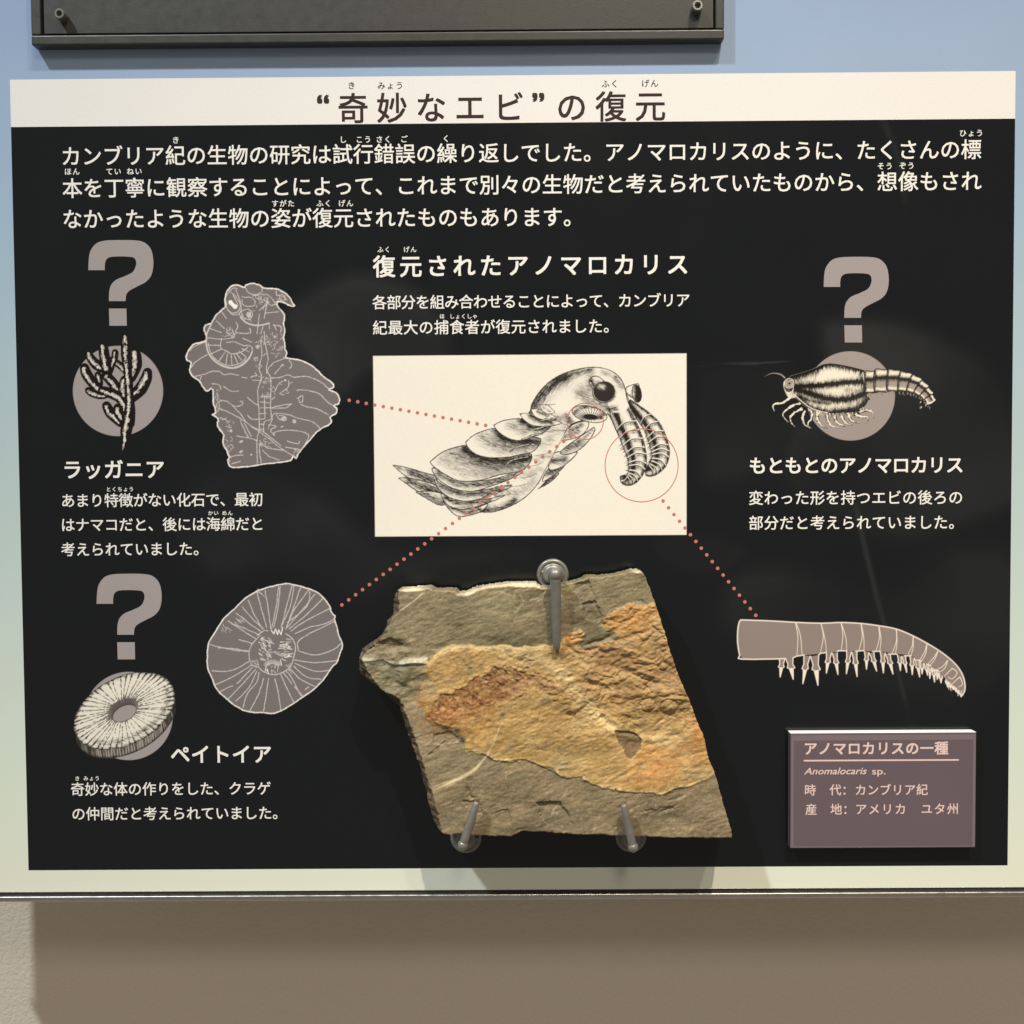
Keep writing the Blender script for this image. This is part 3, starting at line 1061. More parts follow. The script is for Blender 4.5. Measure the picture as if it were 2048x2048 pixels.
    for i, (x, y, h, ang, wd) in enumerate(segs):
        a = math.radians(ang)
        ux, uy = math.cos(a), math.sin(a)
        vx, vy = -uy, ux
        pt = lambda p, q: (x + ux * p * wd + vx * q * h, y + uy * p * wd + vy * q * h)
        # swimmerets
        for s_ in (-.5, .2):
            g = pt(s_, 1.0)
            e = pt(s_ + .15, 1.45)
            c.stroke([g, ((g[0] + e[0]) / 2 - 12, (g[1] + e[1]) / 2), e], 16, (.25, .22, .19), 4, .9, rough=.8)
        quad = [pt(-1.15, -.96), pt(0, -1.04), pt(1.0, -1), pt(1.2, -.4), pt(1.22, .3), pt(.95, 1.0), pt(-.2, 1.0), pt(-1.1, .98)]
        Mq = c.fill(quad, (.36, .31, .265), 1, 3)
        q = smooth_closed(quad, 3)
        c.soft([pt(-1, -.72), pt(.8, -.74)], h * .22, 1.25, Mq, W, hr=a + H)
        c.soft([pt(-1, -.25), pt(1, -.3)], h * .26, 1.15, Mq, DK, hr=a + H)
        c.soft([pt(-.9, .75), pt(.9, .75)], h * .13, 1.0, Mq, W, hr=a)
        c.soft([pt(-1, 1), pt(1, 1)], h * .08, 1.0, Mq, DK)
        c.soft([pt(-1.0, -.9), pt(-1.0, .9)], wd * .2, .9, Mq, DK)
        c.stroke(q + [q[0]], 9, DK, smooth=0)
        c.stroke([pt(1.0, -.9), pt(1.2, -.3), pt(1.2, .35), pt(.92, .93)], 12, W, rough=.3)
    for k in range(16):
        x, y = rs.uniform(1640, 1740), rs.uniform(590, 655)
        c.stroke([(x, y), (x - rs.uniform(0, 14), y + rs.uniform(8, 24))], 8, rs.choice([W, DK, (.3, .27, .22)]), 2, .9, smooth=0)
    c.build('shrimp_illustration', display_board, D_PRINT)


def ring():
    c = Canvas(138, 1338, 362, 1526, C_BLACK, (100, 1120, .32091), 1.0, 41)
    c.fill(c.ellipse(490, 972, 275, 275, 0, 80), C_GREY)
    W = (.80, .76, .66)
    DK = (0.016, 0.012, 0.011)
    rot = -27
    cx, cy, ra, rb = 464, 940, 338, 208
    side = c.ellipse(cx + 8, cy + 56, ra - 4, rb, rot)
    q0 = c.ellipse(cx, cy, ra, rb, rot)
    Ms = c.fill(side, (.36, .33, .29))
    # flank between the two rims
    rs = random.Random(3)
    for i in range(110):
        a = 360 * i / 110
        p = c.ellipse(cx, cy, ra, rb, rot, 1, a, a + 1)[0]
        p2 = c.ellipse(cx + 8, cy + 58, ra, rb, rot, 1, a, a + 1)[0]
        c.stroke([p, p2], rs.choice([4, 9, 16, 20]), DK, rs.choice([4, 10]), rs.uniform(.5, 1), smooth=0, clip=Ms)
    q1 = c.ellipse(cx + 8, cy + 56, ra, rb, rot)
    c.soft(q1 + [q1[0]], 11, 1.0, Ms, DK, smooth=0)
    M = c.fill(q0, W)
    c.soft(q0 + [q0[0]], 12, .7, M, DK, smooth=0, hatch=1.6)
    hole = (455, 932, 100, 62)
    n = 46
    for i in range(n):
        a = 360 * (i + rs.uniform(-.2, .2)) / n
        p = c.ellipse(hole[0], hole[1], hole[2] * 1.0, hole[3] * 1.05, rot, 1, a, a + 1)[0]
        p2 = c.ellipse(cx, cy, ra * .995, rb * .995, rot, 1, a, a + 1)[0]
        m_ = ((p[0] + p2[0]) / 2 + rs.uniform(-5, 5), (p[1] + p2[1]) / 2 + rs.uniform(-5, 5))
        c.stroke([p, m_, p2], 7, DK, 12, .85, clip=M, wm=3.4, rough=.9)
        for k in range(3):
            u = rs.uniform(.2, .95)
            x, y = p[0] + (p2[0] - p[0]) * u, p[1] + (p2[1] - p[1]) * u
            v = rs.uniform(.04, .14)
            c.stroke([(x + rs.uniform(-7, 7), y + rs.uniform(-6, 6)), (x + (p2[0] - p[0]) * v, y + (p2[1] - p[1]) * v)], 5, DK, 1, rs.uniform(.3, .8), smooth=0, clip=M, rough=.8)
    for a in (20, 60, 95, 130):
        p = c.ellipse(cx, cy, ra * .86, rb * .8, rot, 10, a - 18, a + 18)
        c.soft(p, 16, .45, M, DK, hatch=1.6)
    h0 = c.ellipse(hole[0], hole[1], hole[2], hole[3], rot)
    Mh = c.fill(h0, (.10, .08, .075))
    for i in range(40):
        a = 360 * i / 40
        p = c.ellipse(hole[0], hole[1], hole[2] * .97, hole[3] * .97, rot, 1, a, a + 1)[0]
        p2 = c.ellipse(hole[0] + 6, hole[1] + 14, hole[2] * .8, hole[3] * .8, rot, 1, a, a + 1)[0]
        c.stroke([p, p2], 5, (.4, .35, .3), 2, rs.uniform(.1, .7), smooth=0, clip=Mh)
    c.fill(c.ellipse(464, 956, 80, 46, rot), C_GREY)
    c.stroke(c.ellipse(464, 956, 80, 46, rot, 30), 4, DK, smooth=0)
    c.stroke(q0 + [q0[0]], 4, DK, smooth=0, rough=.8)
    c.build('ring_illustration', display_board, D_PRINT)


sponge()
shrimp()
ring()

LN = (.60, .55, .53)
LNB = (.86, .82, .78)


def body_fossil():
    c = Canvas(366, 562, 688, 942, C_BLACK, (300, 520, .2381), 1.0, 51)
    out = [(690, 215), (740, 210), (785, 232), (820, 205), (880, 200), (930, 215), (955, 232), (1060, 245), (1110, 262), (1160, 300), (1190, 350), (1215, 388), (1160, 375), (1120, 355), (1072, 350),
           (1075, 395), (1130, 460), (1120, 530), (1135, 600), (1120, 650), (1135, 700), (1128, 740), (1150, 780), (1140, 822), (1240, 835), (1330, 870), (1400, 920), (1460, 980), (1530, 1030), (1540, 1065),
           (1505, 1090), (1560, 1115), (1590, 1160), (1585, 1205), (1545, 1225), (1570, 1250), (1560, 1290), (1515, 1320), (1520, 1370), (1430, 1420), (1340, 1510), (1280, 1585), (1250, 1620), (1225, 1665),
           (1200, 1645), (1180, 1685), (1070, 1700), (960, 1715), (820, 1735), (690, 1742), (655, 1695), (665, 1650), (640, 1590), (612, 1540), (620, 1470), (590, 1430), (565, 1380), (572, 1330), (520, 1300),
           (550, 1285), (545, 1240), (530, 1190), (530, 1110), (515, 1075), (480, 1100), (440, 1060), (410, 1010), (360, 980), (335, 920), (345, 865), (310, 840), (305, 800), (335, 740), (380, 705), (465, 680),
           (470, 625), (455, 590), (470, 545), (515, 530), (540, 490), (580, 440), (635, 390), (628, 330), (650, 260)]
    rs = random.Random(5)
    jit = [(x + rs.uniform(-3, 3), y + rs.uniform(-3, 3)) for x, y in smooth_closed(out, 3)]
    M = c.fill(jit, C_GREYD)
    c.stroke(jit + [jit[0]], 10, LNB, smooth=0, rough=.35)
    lines = [
        [(470, 690), (478, 620), (515, 540), (570, 450), (635, 390)], [(470, 690), (490, 770), (540, 840), (610, 885), (690, 905), (760, 885), (820, 830), (855, 770), (850, 725), (790, 720)],
        [(600, 660), (595, 735), (640, 765), (700, 790), (770, 770), (820, 735)], [(640, 690), (720, 690), (790, 720)], [(490, 700), (510, 785), (570, 850), (650, 885), (740, 875), (810, 820)],
        [(505, 575), (600, 610)], [(560, 515), (625, 575)], [(600, 430), (640, 485)], [(480, 650), (600, 665), (700, 655)], [(478, 712), (595, 720)], [(510, 790), (600, 750)], [(580, 845), (628, 770)], [(635, 880), (650, 785)],
        [(690, 885), (680, 800)], [(735, 870), (705, 795)], [(770, 845), (730, 790)], [(800, 810), (750, 770)], [(830, 770), (770, 745)],
        [(640, 300), (670, 260), (700, 235), (730, 240)], [(640, 350), (650, 410), (690, 445), (740, 430), (760, 380), (740, 330), (705, 290), (680, 270)], [(655, 420), (700, 460), (750, 450), (765, 400), (755, 340), (720, 250)],
        [(800, 232), (830, 275), (880, 290), (930, 275), (950, 235)], [(770, 310), (860, 320), (880, 380), (790, 385), (770, 330)], [(700, 290), (740, 380)], [(860, 300), (980, 290), (1050, 360), (1110, 440)],
        [(900, 320), (960, 340), (1020, 380), (1075, 360)], [(990, 320), (960, 490)], [(920, 420), (960, 390), (1000, 350)], [(1060, 260), (1070, 300), (1110, 290), (1150, 340)], [(1085, 300), (1100, 350), (1140, 330)],
        [(750, 450), (790, 420), (830, 415), (860, 450), (840, 500), (790, 490), (750, 460)], [(760, 480), (800, 520), (860, 545), (930, 548), (1000, 530)], [(920, 460), (900, 620)], [(950, 560), (930, 620)], [(980, 445), (1080, 435)],
        [(1000, 530), (1005, 580)], [(1040, 540), (1060, 590)], [(1035, 545), (1100, 560), (1095, 610)], [(720, 520), (740, 560), (720, 610), (840, 615), (835, 575)], [(690, 580), (710, 650), (640, 610)], [(780, 660), (850, 690)],
        [(930, 680), (940, 800), (915, 900), (935, 990), (905, 1100), (915, 1250), (920, 1400), (900, 1520), (905, 1715)], [(960, 600), (965, 700), (990, 830), (975, 920), (1010, 980), (1015, 1100), (1010, 1220), (1020, 1330), (960, 1360), (955, 1450)],
        [(925, 1515), (920, 1600), (935, 1710)], [(960, 1150), (965, 1330)], [(925, 1150), (1010, 1150)], [(925, 1190), (1005, 1200)], [(930, 1240), (1010, 1240)], [(925, 1290), (970, 1290)], [(920, 1340), (965, 1335)], [(920, 1380), (960, 1380)], [(920, 1420), (955, 1420)],
        [(345, 900), (380, 860), (430, 820), (480, 795)], [(335, 760), (380, 720), (465, 690)], [(380, 980), (440, 965), (510, 940), (580, 935), (620, 965), (680, 955), (745, 970)], [(770, 985), (820, 990)], [(845, 985), (895, 970), (885, 950)],
        [(860, 1010), (940, 1010)], [(520, 1040), (580, 1050), (595, 1090)], [(620, 1060), (690, 1105), (745, 1098)], [(430, 975), (420, 1010)],
        [(575, 1200), (600, 1180), (650, 1190), (700, 1225), (760, 1225), (780, 1195), (760, 1185)], [(575, 1240), (640, 1270), (720, 1310), (790, 1350), (900, 1430), (1000, 1500), (1100, 1580), (1200, 1645)],
        [(690, 1220), (760, 1290), (795, 1350)], [(760, 1350), (790, 1420), (825, 1490)], [(790, 1370), (850, 1480)], [(730, 1480), (850, 1500), (900, 1520)], [(820, 1155), (870, 1200), (910, 1220)], [(820, 1305), (860, 1335), (910, 1335)],
        [(850, 1400), (950, 1440), (1100, 1560)], [(930, 1540), (990, 1580), (1110, 1600)], [(950, 1600), (1000, 1650), (1080, 1680)], [(670, 1660), (720, 1640), (780, 1640)], [(690, 1710), (760, 1690)],
        [(1015, 990), (1100, 985), (1160, 965), (1220, 985), (1300, 975), (1400, 1005), (1460, 1045), (1505, 1085)], [(1030, 870), (1000, 900), (980, 950)], [(1140, 825), (1040, 860), (1020, 890)], [(1050, 960), (1110, 880), (1120, 890)],
        [(1170, 840), (1190, 880), (1175, 910)], [(1230, 1095), (1280, 1090), (1400, 1115), (1440, 1140), (1500, 1200), (1545, 1225)], [(1265, 1215), (1320, 1235), (1400, 1250), (1500, 1300)], [(1240, 1160), (1280, 1140), (1285, 1180), (1260, 1195), (1240, 1160)],
        [(1020, 1240), (1080, 1225), (1190, 1210)], [(1030, 1245), (1140, 1240), (1180, 1215)], [(1020, 1330), (1050, 1290), (1150, 1295), (1250, 1330), (1370, 1360), (1430, 1420)], [(1060, 1300), (1090, 1340), (1140, 1350), (1140, 1320), (1080, 1305)],
        [(1040, 1470), (1060, 1440), (1200, 1430), (1310, 1455), (1330, 1490), (1290, 1570)], [(1000, 1380), (1060, 1400), (1010, 1430), (1050, 1470)], [(1150, 1520), (1240, 1545), (1255, 1520)], [(1140, 1570), (1250, 1590)],
        [(1030, 1330), (1000, 1400), (990, 1420)], [(1050, 1100), (1080, 1040), (1110, 1020)], [(1160, 1010), (1160, 1070), (1090, 1120), (1130, 1130)], [(1020, 1170), (1050, 1150)]]
    for l in lines:
        j = [(x + rs.uniform(-3, 3), y + rs.uniform(-3, 3)) for x, y in smooth_open(l, 3)]
        c.stroke(j, 6.5, LN, smooth=0, rough=.4)
    # confused small scratches
    for (x0, y0, x1, y1, n) in ((960, 600, 1120, 820, 34), (870, 640, 960, 900, 18), (930, 960, 1020, 1160, 20), (580, 1320, 700, 1450, 16), (880, 300, 1000, 400, 16), (640, 560, 720, 660, 12), (545, 1080, 580, 1300, 18),
                            (620, 1480, 680, 1720, 22), (1010, 1040, 1180, 1140, 8), (930, 1500, 1000, 1600, 10), (770, 420, 850, 500, 10), (1060, 260, 1190, 370, 8), (1200, 1590, 1260, 1660, 8)):
        for k in range(n):
            x, y = rs.uniform(x0, x1), rs.uniform(y0, y1)
            a = rs.uniform(0, 6.3)
            L = rs.uniform(12, 42)
            c.stroke([(x, y), (x + L * .5 * math.cos(a) + rs.uniform(-6, 6), y + L * .5 * math.sin(a)), (x + L * math.cos(a + .5), y + L * math.sin(a + .5))], 5.5, LN, 4, rs.uniform(.6, 1), clip=M)
    c.stroke([(760, 480), (800, 520), (860, 545), (930, 548), (1000, 530)], 12, LN)
    c.stroke([(475, 690), (478, 620), (515, 540)], 10, LN)
    c.stroke([(470, 690), (490, 780), (545, 850), (620, 895), (700, 908), (770, 885), (830, 830), (858, 770)], 12, LN)
    c.fill([(660, 345), (685, 338), (705, 365), (732, 380), (730, 405), (705, 408), (685, 385), (665, 370)], (.9, .86, .8), 1, 3)
    for x, y, a, b_ in ((1120, 1330, 22, 12), (1212, 1355, 16, 18), (765, 1525, 18, 10), (765, 1610, 18, 10), (850, 1635, 10, 8), (1110, 1400, 14, 6), (680, 1435, 12, 14), (905, 725, 20, 12), (1135, 1010, 12, 10), (830, 460, 20, 26)):
        c.fill(c.ellipse(x, y, a, b_, rs.uniform(-30, 30), 14), LN, .85)
    c.build('body_fossil_outline', display_board, D_PRINT)


def mouth_fossil():
    c = Canvas(408, 1162, 690, 1432, C_BLACK, (100, 1120, .32091), 1.0, 61)
    out = [(1490, 148), (1560, 165), (1640, 190), (1700, 230), (1745, 290), (1750, 318), (1775, 350), (1772, 375), (1790, 420), (1800, 470), (1822, 530), (1805, 590), (1785, 640), (1760, 665), (1735, 700), (1700, 750), (1640, 810), (1580, 850),
           (1515, 895), (1440, 940), (1380, 955), (1310, 950), (1230, 945), (1150, 905), (1060, 830), (1025, 780), (1008, 730), (985, 680), (980, 600), (985, 530), (1000, 495), (1020, 465), (1040, 430), (1085, 365), (1150, 305), (1220, 235), (1290, 195), (1370, 168), (1420, 155)]
    rs = random.Random(9)
    jit = [(x + rs.uniform(-2, 2), y + rs.uniform(-2, 2)) for x, y in smooth_closed(out, 3)]
    M = c.fill(jit, C_GREYD)
    c.stroke(jit + [jit[0]], 7, LNB, smooth=0, rough=.3)
    rad = [((1310, 470), (1130, 395)), ((1280, 490), (1110, 380)), ((1320, 450), (1160, 330)), ((1330, 430), (1195, 290)), ((1325, 430), (1235, 250)), ((1350, 420), (1290, 200)), ((1375, 430), (1340, 190)), ((1380, 430), (1425, 165)),
           ((1395, 420), (1435, 165)), ((1440, 420), (1510, 155)), ((1450, 400), (1495, 290), (1520, 160)), ((1470, 430), (1560, 175)), ((1475, 420), (1530, 300), (1610, 190)), ((1480, 390), (1600, 290), (1620, 195)), ((1480, 420), (1650, 215)),
           ((1490, 430), (1700, 240)), ((1500, 440), (1590, 380), (1745, 300)), ((1530, 460), (1620, 420), (1700, 400), (1780, 365)), ((1545, 560), (1545, 510), (1620, 460), (1740, 400), (1775, 380)),
           ((1545, 570), (1650, 590), (1760, 560), (1810, 520)), ((1520, 625), (1650, 640), (1790, 625)), ((1525, 645), (1640, 690), (1740, 690)), ((1520, 660), (1600, 730), (1690, 740)), ((1490, 670), (1560, 740), (1650, 790)),
           ((1450, 700), (1505, 770)), ((1470, 690), (1510, 740), (1560, 840), (1600, 850)), ((1440, 715), (1480, 800), (1520, 890)), ((1400, 740), (1425, 830), (1440, 935)), ((1360, 740), (1345, 850), (1335, 945)),
           ((1330, 740), (1305, 830), (1250, 940)), ((1300, 700), (1290, 760), (1235, 830), (1200, 920)), ((1290, 690), (1240, 790), (1160, 880)), ((1280, 680), (1200, 770), (1110, 870)), ((1260, 670), (1165, 770)), ((1250, 660), (1150, 720), (1030, 775)),
           ((1245, 630), (1130, 690), (1005, 690)), ((1235, 570), (1150, 560), (990, 525)), ((1235, 565), (1130, 555), (1045, 550)), ((1255, 520), (1215, 505), (1175, 495)), ((1290, 470), (1330, 440), (1360, 440)), ((1040, 825), (1120, 790), (1140, 785)),
           ((1525, 790), (1580, 850)), ((1590, 810), (1615, 790))]
    for l in rad:
        j = smooth_open([(x + rs.uniform(-3, 3), y + rs.uniform(-3, 3)) for x, y in l] if len(l) > 2 else [l[0], ((l[0][0] + l[1][0]) / 2 + rs.uniform(-7, 7), (l[0][1] + l[1][1]) / 2 + rs.uniform(-5, 5)), l[1]], 4)
        j = [(x + rs.uniform(-1.5, 1.5), y + rs.uniform(-1.5, 1.5)) for x, y in j]
        c.stroke(j, 5.2, LN, smooth=0, rough=.35, clip=M)
    rg = [(1300, 480), (1255, 530), (1240, 590), (1255, 650), (1300, 670), (1330, 695), (1390, 715), (1450, 700), (1500, 660), (1520, 600), (1530, 540), (1510, 490), (1470, 460)]
    c.stroke(rg, 5.5, LN, rough=.4)
    c.stroke([(1380, 440), (1395, 460), (1405, 430), (1418, 465), (1425, 435), (1440, 465), (1450, 420)], 6, LNB, smooth=0)
    for (x0, y0, x1, y1, n, hor) in ((1300, 480, 1370, 620, 34, .6), (1425, 490, 1490, 620, 34, .1), (1350, 565, 1470, 600, 16, .3), (1340, 620, 1440, 690, 22, 1.2), (1460, 640, 1500, 690, 8, 1.), (1260, 620, 1300, 665, 8, 1.), (1130, 320, 1200, 400, 8, .5), (1060, 390, 1120, 450, 8, 1.), (1290, 180, 1320, 215, 5, .2)):
        for k in range(n):
            x, y = rs.uniform(x0, x1), rs.uniform(y0, y1)
            a = hor + rs.uniform(-.6, .6)
            L = rs.uniform(10, 34)
            c.stroke([(x, y), (x + L * math.cos(a), y + L * math.sin(a))], 5, LNB if n > 20 else LN, 3, rs.uniform(.5, 1), smooth=0)
    c.fill(c.ellipse(1385, 640, 42, 24, 0, 20), C_GREYD, .8)
    for k in range(14):
        a = math.radians(180 + 180 * k / 13)
        c.stroke([(1385 + 20 * math.cos(a), 655 + 10 * math.sin(a)), (1385 + 50 * math.cos(a), 655 + 34 * math.sin(a))], 4, LN, smooth=0)
    c.build('mouth_fossil_outline', display_board, D_PRINT)


def limb_fossil():
    c = Canvas(1472, 1234, 1934, 1396, C_BLACK, (1450, 1210, .26398), 1.0, 71)
    G = (.265, .215, .195)
    L = (.84, .76, .66)
    top = [(120, 113), (350, 121), (540, 132), (730, 138), (880, 133), (1030, 140), (1170, 158), (1300, 183), (1420, 232), (1530, 290), (1620, 345), (1700, 405), (1760, 465), (1800, 530), (1818, 600), (1814, 655), (1788, 692)]
    bot = [(1770, 640), (1735, 615), (1690, 575), (1640, 530), (1590, 485), (1530, 450), (1480, 425), (1400, 378), (1290, 370), (1170, 350), (1040, 350), (900, 350), (760, 365), (600, 380), (510, 400), (460, 406), (130, 410), (106, 350), (95, 260), (101, 165)]

    def spine(pts, tip):
        # a barbed spine: two base points, shoulders, tip
        (a, b_), (tx, ty) = pts, tip
        mx, my = (a[0] + b_[0]) / 2, (a[1] + b_[1]) / 2
        w = (b_[0] - a[0]) / 2
        at = lambda u, k: (mx + (tx - mx) * u + k * w, my + (ty - my) * u)
        pl = [a, at(.3, -.62), at(.46, -1.0), at(.5, -.5), tip, at(.5, .5), at(.46, 1.0), at(.3, .62), b_]
        c.fill(pl, G)
        for u0, u1 in ((.55, 1.0),):
            c.stroke([at(u0, 0), tip], w * .9, L, 3, smooth=0)
        c.stroke(pl, 7, L, smooth=0)

    sp = [((412, 405), (455, 405), (418, 545)), ((458, 402), (515, 400), (517, 562)), ((598, 382), (645, 388), (590, 596)), ((648, 390), (710, 380), (704, 608)), ((768, 362), (808, 362), (768, 516)), ((812, 365), (850, 362), (856, 526)),
          ((922, 350), (958, 355), (920, 520)), ((960, 358), (1000, 350), (1001, 542)), ((1056, 350), (1090, 360), (1072, 486)), ((1092, 366), (1128, 360), (1149, 500)), ((1176, 350), (1212, 366), (1200, 514)), ((1214, 368), (1252, 375), (1273, 523)),
          ((1306, 376), (1338, 390), (1329, 496)), ((1340, 390), (1368, 382), (1377, 510)), ((1400, 380), (1434, 404), (1419, 527)), ((1436, 404), (1470, 418), (1475, 545)), ((1478, 425), (1508, 440), (1493, 522)), ((1508, 438), (1530, 455), (1535, 532)),
          ((1540, 452), (1566, 470), (1552, 556)), ((1566, 470), (1592, 488), (1588, 583)), ((1600, 490), (1625, 512), (1608, 562)), ((1622, 512), (1648, 535), (1637, 590)), ((1672, 545), (1700, 575), (1686, 620)), ((1694, 570), (1722, 600), (1708, 628)),
          ((1714, 590), (1740, 615), (1728, 640)), ((1732, 606), (1760, 634), (1750, 656)), ((1750, 620), (1776, 648), (1765, 672)), ((1768, 630), (1800, 655), (1790, 694))]
    for a, b_, tp in sp:
        spine((a, b_), tp)
    body = smooth_open(top, 3) + bot
    M = c.fill(body, G)
    c.stroke(smooth_open(top, 4), 9, L, smooth=0)
    c.stroke([(460, 406), (130, 410), (112, 380), (100, 320), (95, 260), (98, 180), (108, 130), (120, 113)], 9, L)
    for seg in ([(515, 400), (540, 388), (600, 378)], [(708, 380), (722, 366), (768, 360)], [(850, 350), (865, 345), (922, 348)], [(990, 350), (1052, 345)], [(1118, 352), (1178, 350)], [(1238, 372), (1300, 372)], [(1358, 385), (1410, 385)], [(1450, 415), (1490, 425)], [(1530, 448), (1560, 460)], [(1590, 490), (1620, 500)]):
        c.stroke(seg, 8, L, smooth=0)
    for l in ([(535, 138), (552, 240), (545, 385)], [(540, 140), (572, 235), (584, 380)], [(728, 142), (745, 240), (722, 362)], [(728, 142), (758, 260), (769, 360)], [(880, 138), (893, 230), (880, 348)], [(880, 138), (915, 245), (923, 348)],
              [(1030, 145), (1040, 240), (1014, 345)], [(1033, 150), (1052, 250), (1053, 345)], [(1165, 165), (1170, 250), (1143, 350)], [(1168, 170), (1182, 260), (1172, 350)], [(1298, 190), (1300, 270), (1265, 370)], [(1299, 190), (1303, 290), (1291, 370)],
              [(1425, 240), (1418, 310), (1380, 385)], [(1425, 240), (1426, 320), (1408, 385)], [(1530, 295), (1510, 360), (1473, 418)], [(1530, 295), (1520, 370), (1488, 424)], [(1612, 352), (1580, 400), (1535, 450)], [(1612, 352), (1590, 410), (1556, 455)],
              [(1686, 420), (1650, 465), (1600, 492)], [(1686, 420), (1665, 480), (1625, 508)], [(1722, 480), (1690, 510), (1662, 540)], [(1722, 480), (1760, 512), (1722, 560), (1690, 545)], [(1780, 545), (1750, 570), (1720, 600)], [(1780, 545), (1800, 600), (1770, 620)]):
        c.stroke(l, 6, L, 4, clip=M)
    rs = random.Random(2)
    for k in range(46):
        u = rs.random()
        x, y = 1560 + 235 * u + rs.uniform(-14, 10), 470 + 190 * u + rs.uniform(-4, 34)
        c.stroke([(x, y), (x + rs.uniform(-8, 8), y + rs.uniform(10, 28))], 6, L, 3, .9, smooth=0)
    c.build('limb_fossil_outline', display_board, D_PRINT)


body_fossil()
mouth_fossil()
limb_fossil()


# ------------------------------------------------------------------ red callouts
def dots(name, a, b, n, r=3.55, d=0.00016):
    V, Fc = [], []
    A, B = P(*a, d), P(*b, d)
    rr = r * 0.0003
    for i in range(n):
        u = i / (n - 1)
        cx, cz = A[0] + (B[0] - A[0]) * u, A[2] + (B[2] - A[2]) * u
        k = len(V)
        for j in range(16):
            an = 2 * math.pi * j / 16
            V.append((cx + rr * math.cos(an), -d, cz + rr * math.sin(an)))
        Fc.append(tuple(range(k, k + 16)))
    return link(name, mesh(name, V, Fc), M_RED, display_board)


dots('dotted_line_print', (698.4, 800.5), (971.3, 850.7), 17)
dots('dotted_line_print', (1141.4, 872.5), (683.7, 1209.8), 34)
dots('dotted_line_print', (1326.2, 1002), (1511.5, 1230.6), 18)


def red_ring(cx, cy, r, w, d):
    C = P(cx, cy, d)
    R, k = r * 0.0003, w * 0.00015
    V, Fc = [], []
    n = 96
    for j in range(n):
        an = 2 * math.pi * j / n
        for q in (R - k, R + k):
            V.append((C[0] + q * math.cos(an), -d, C[2] + q * math.sin(an)))
    for j in range(n):
        a, b_ = 2 * j, 2 * ((j + 1) % n)
        Fc.append((a, a + 1, b_ + 1, b_))
    return link('callout_ring', mesh('callout_ring', V, Fc), M_RED, display_board)


red_ring(1170.4, 842.5, 36.4, 1.7, 0.00016)
red_ring(1283.2, 930.6, 73.5, 1.7, 0.00016)


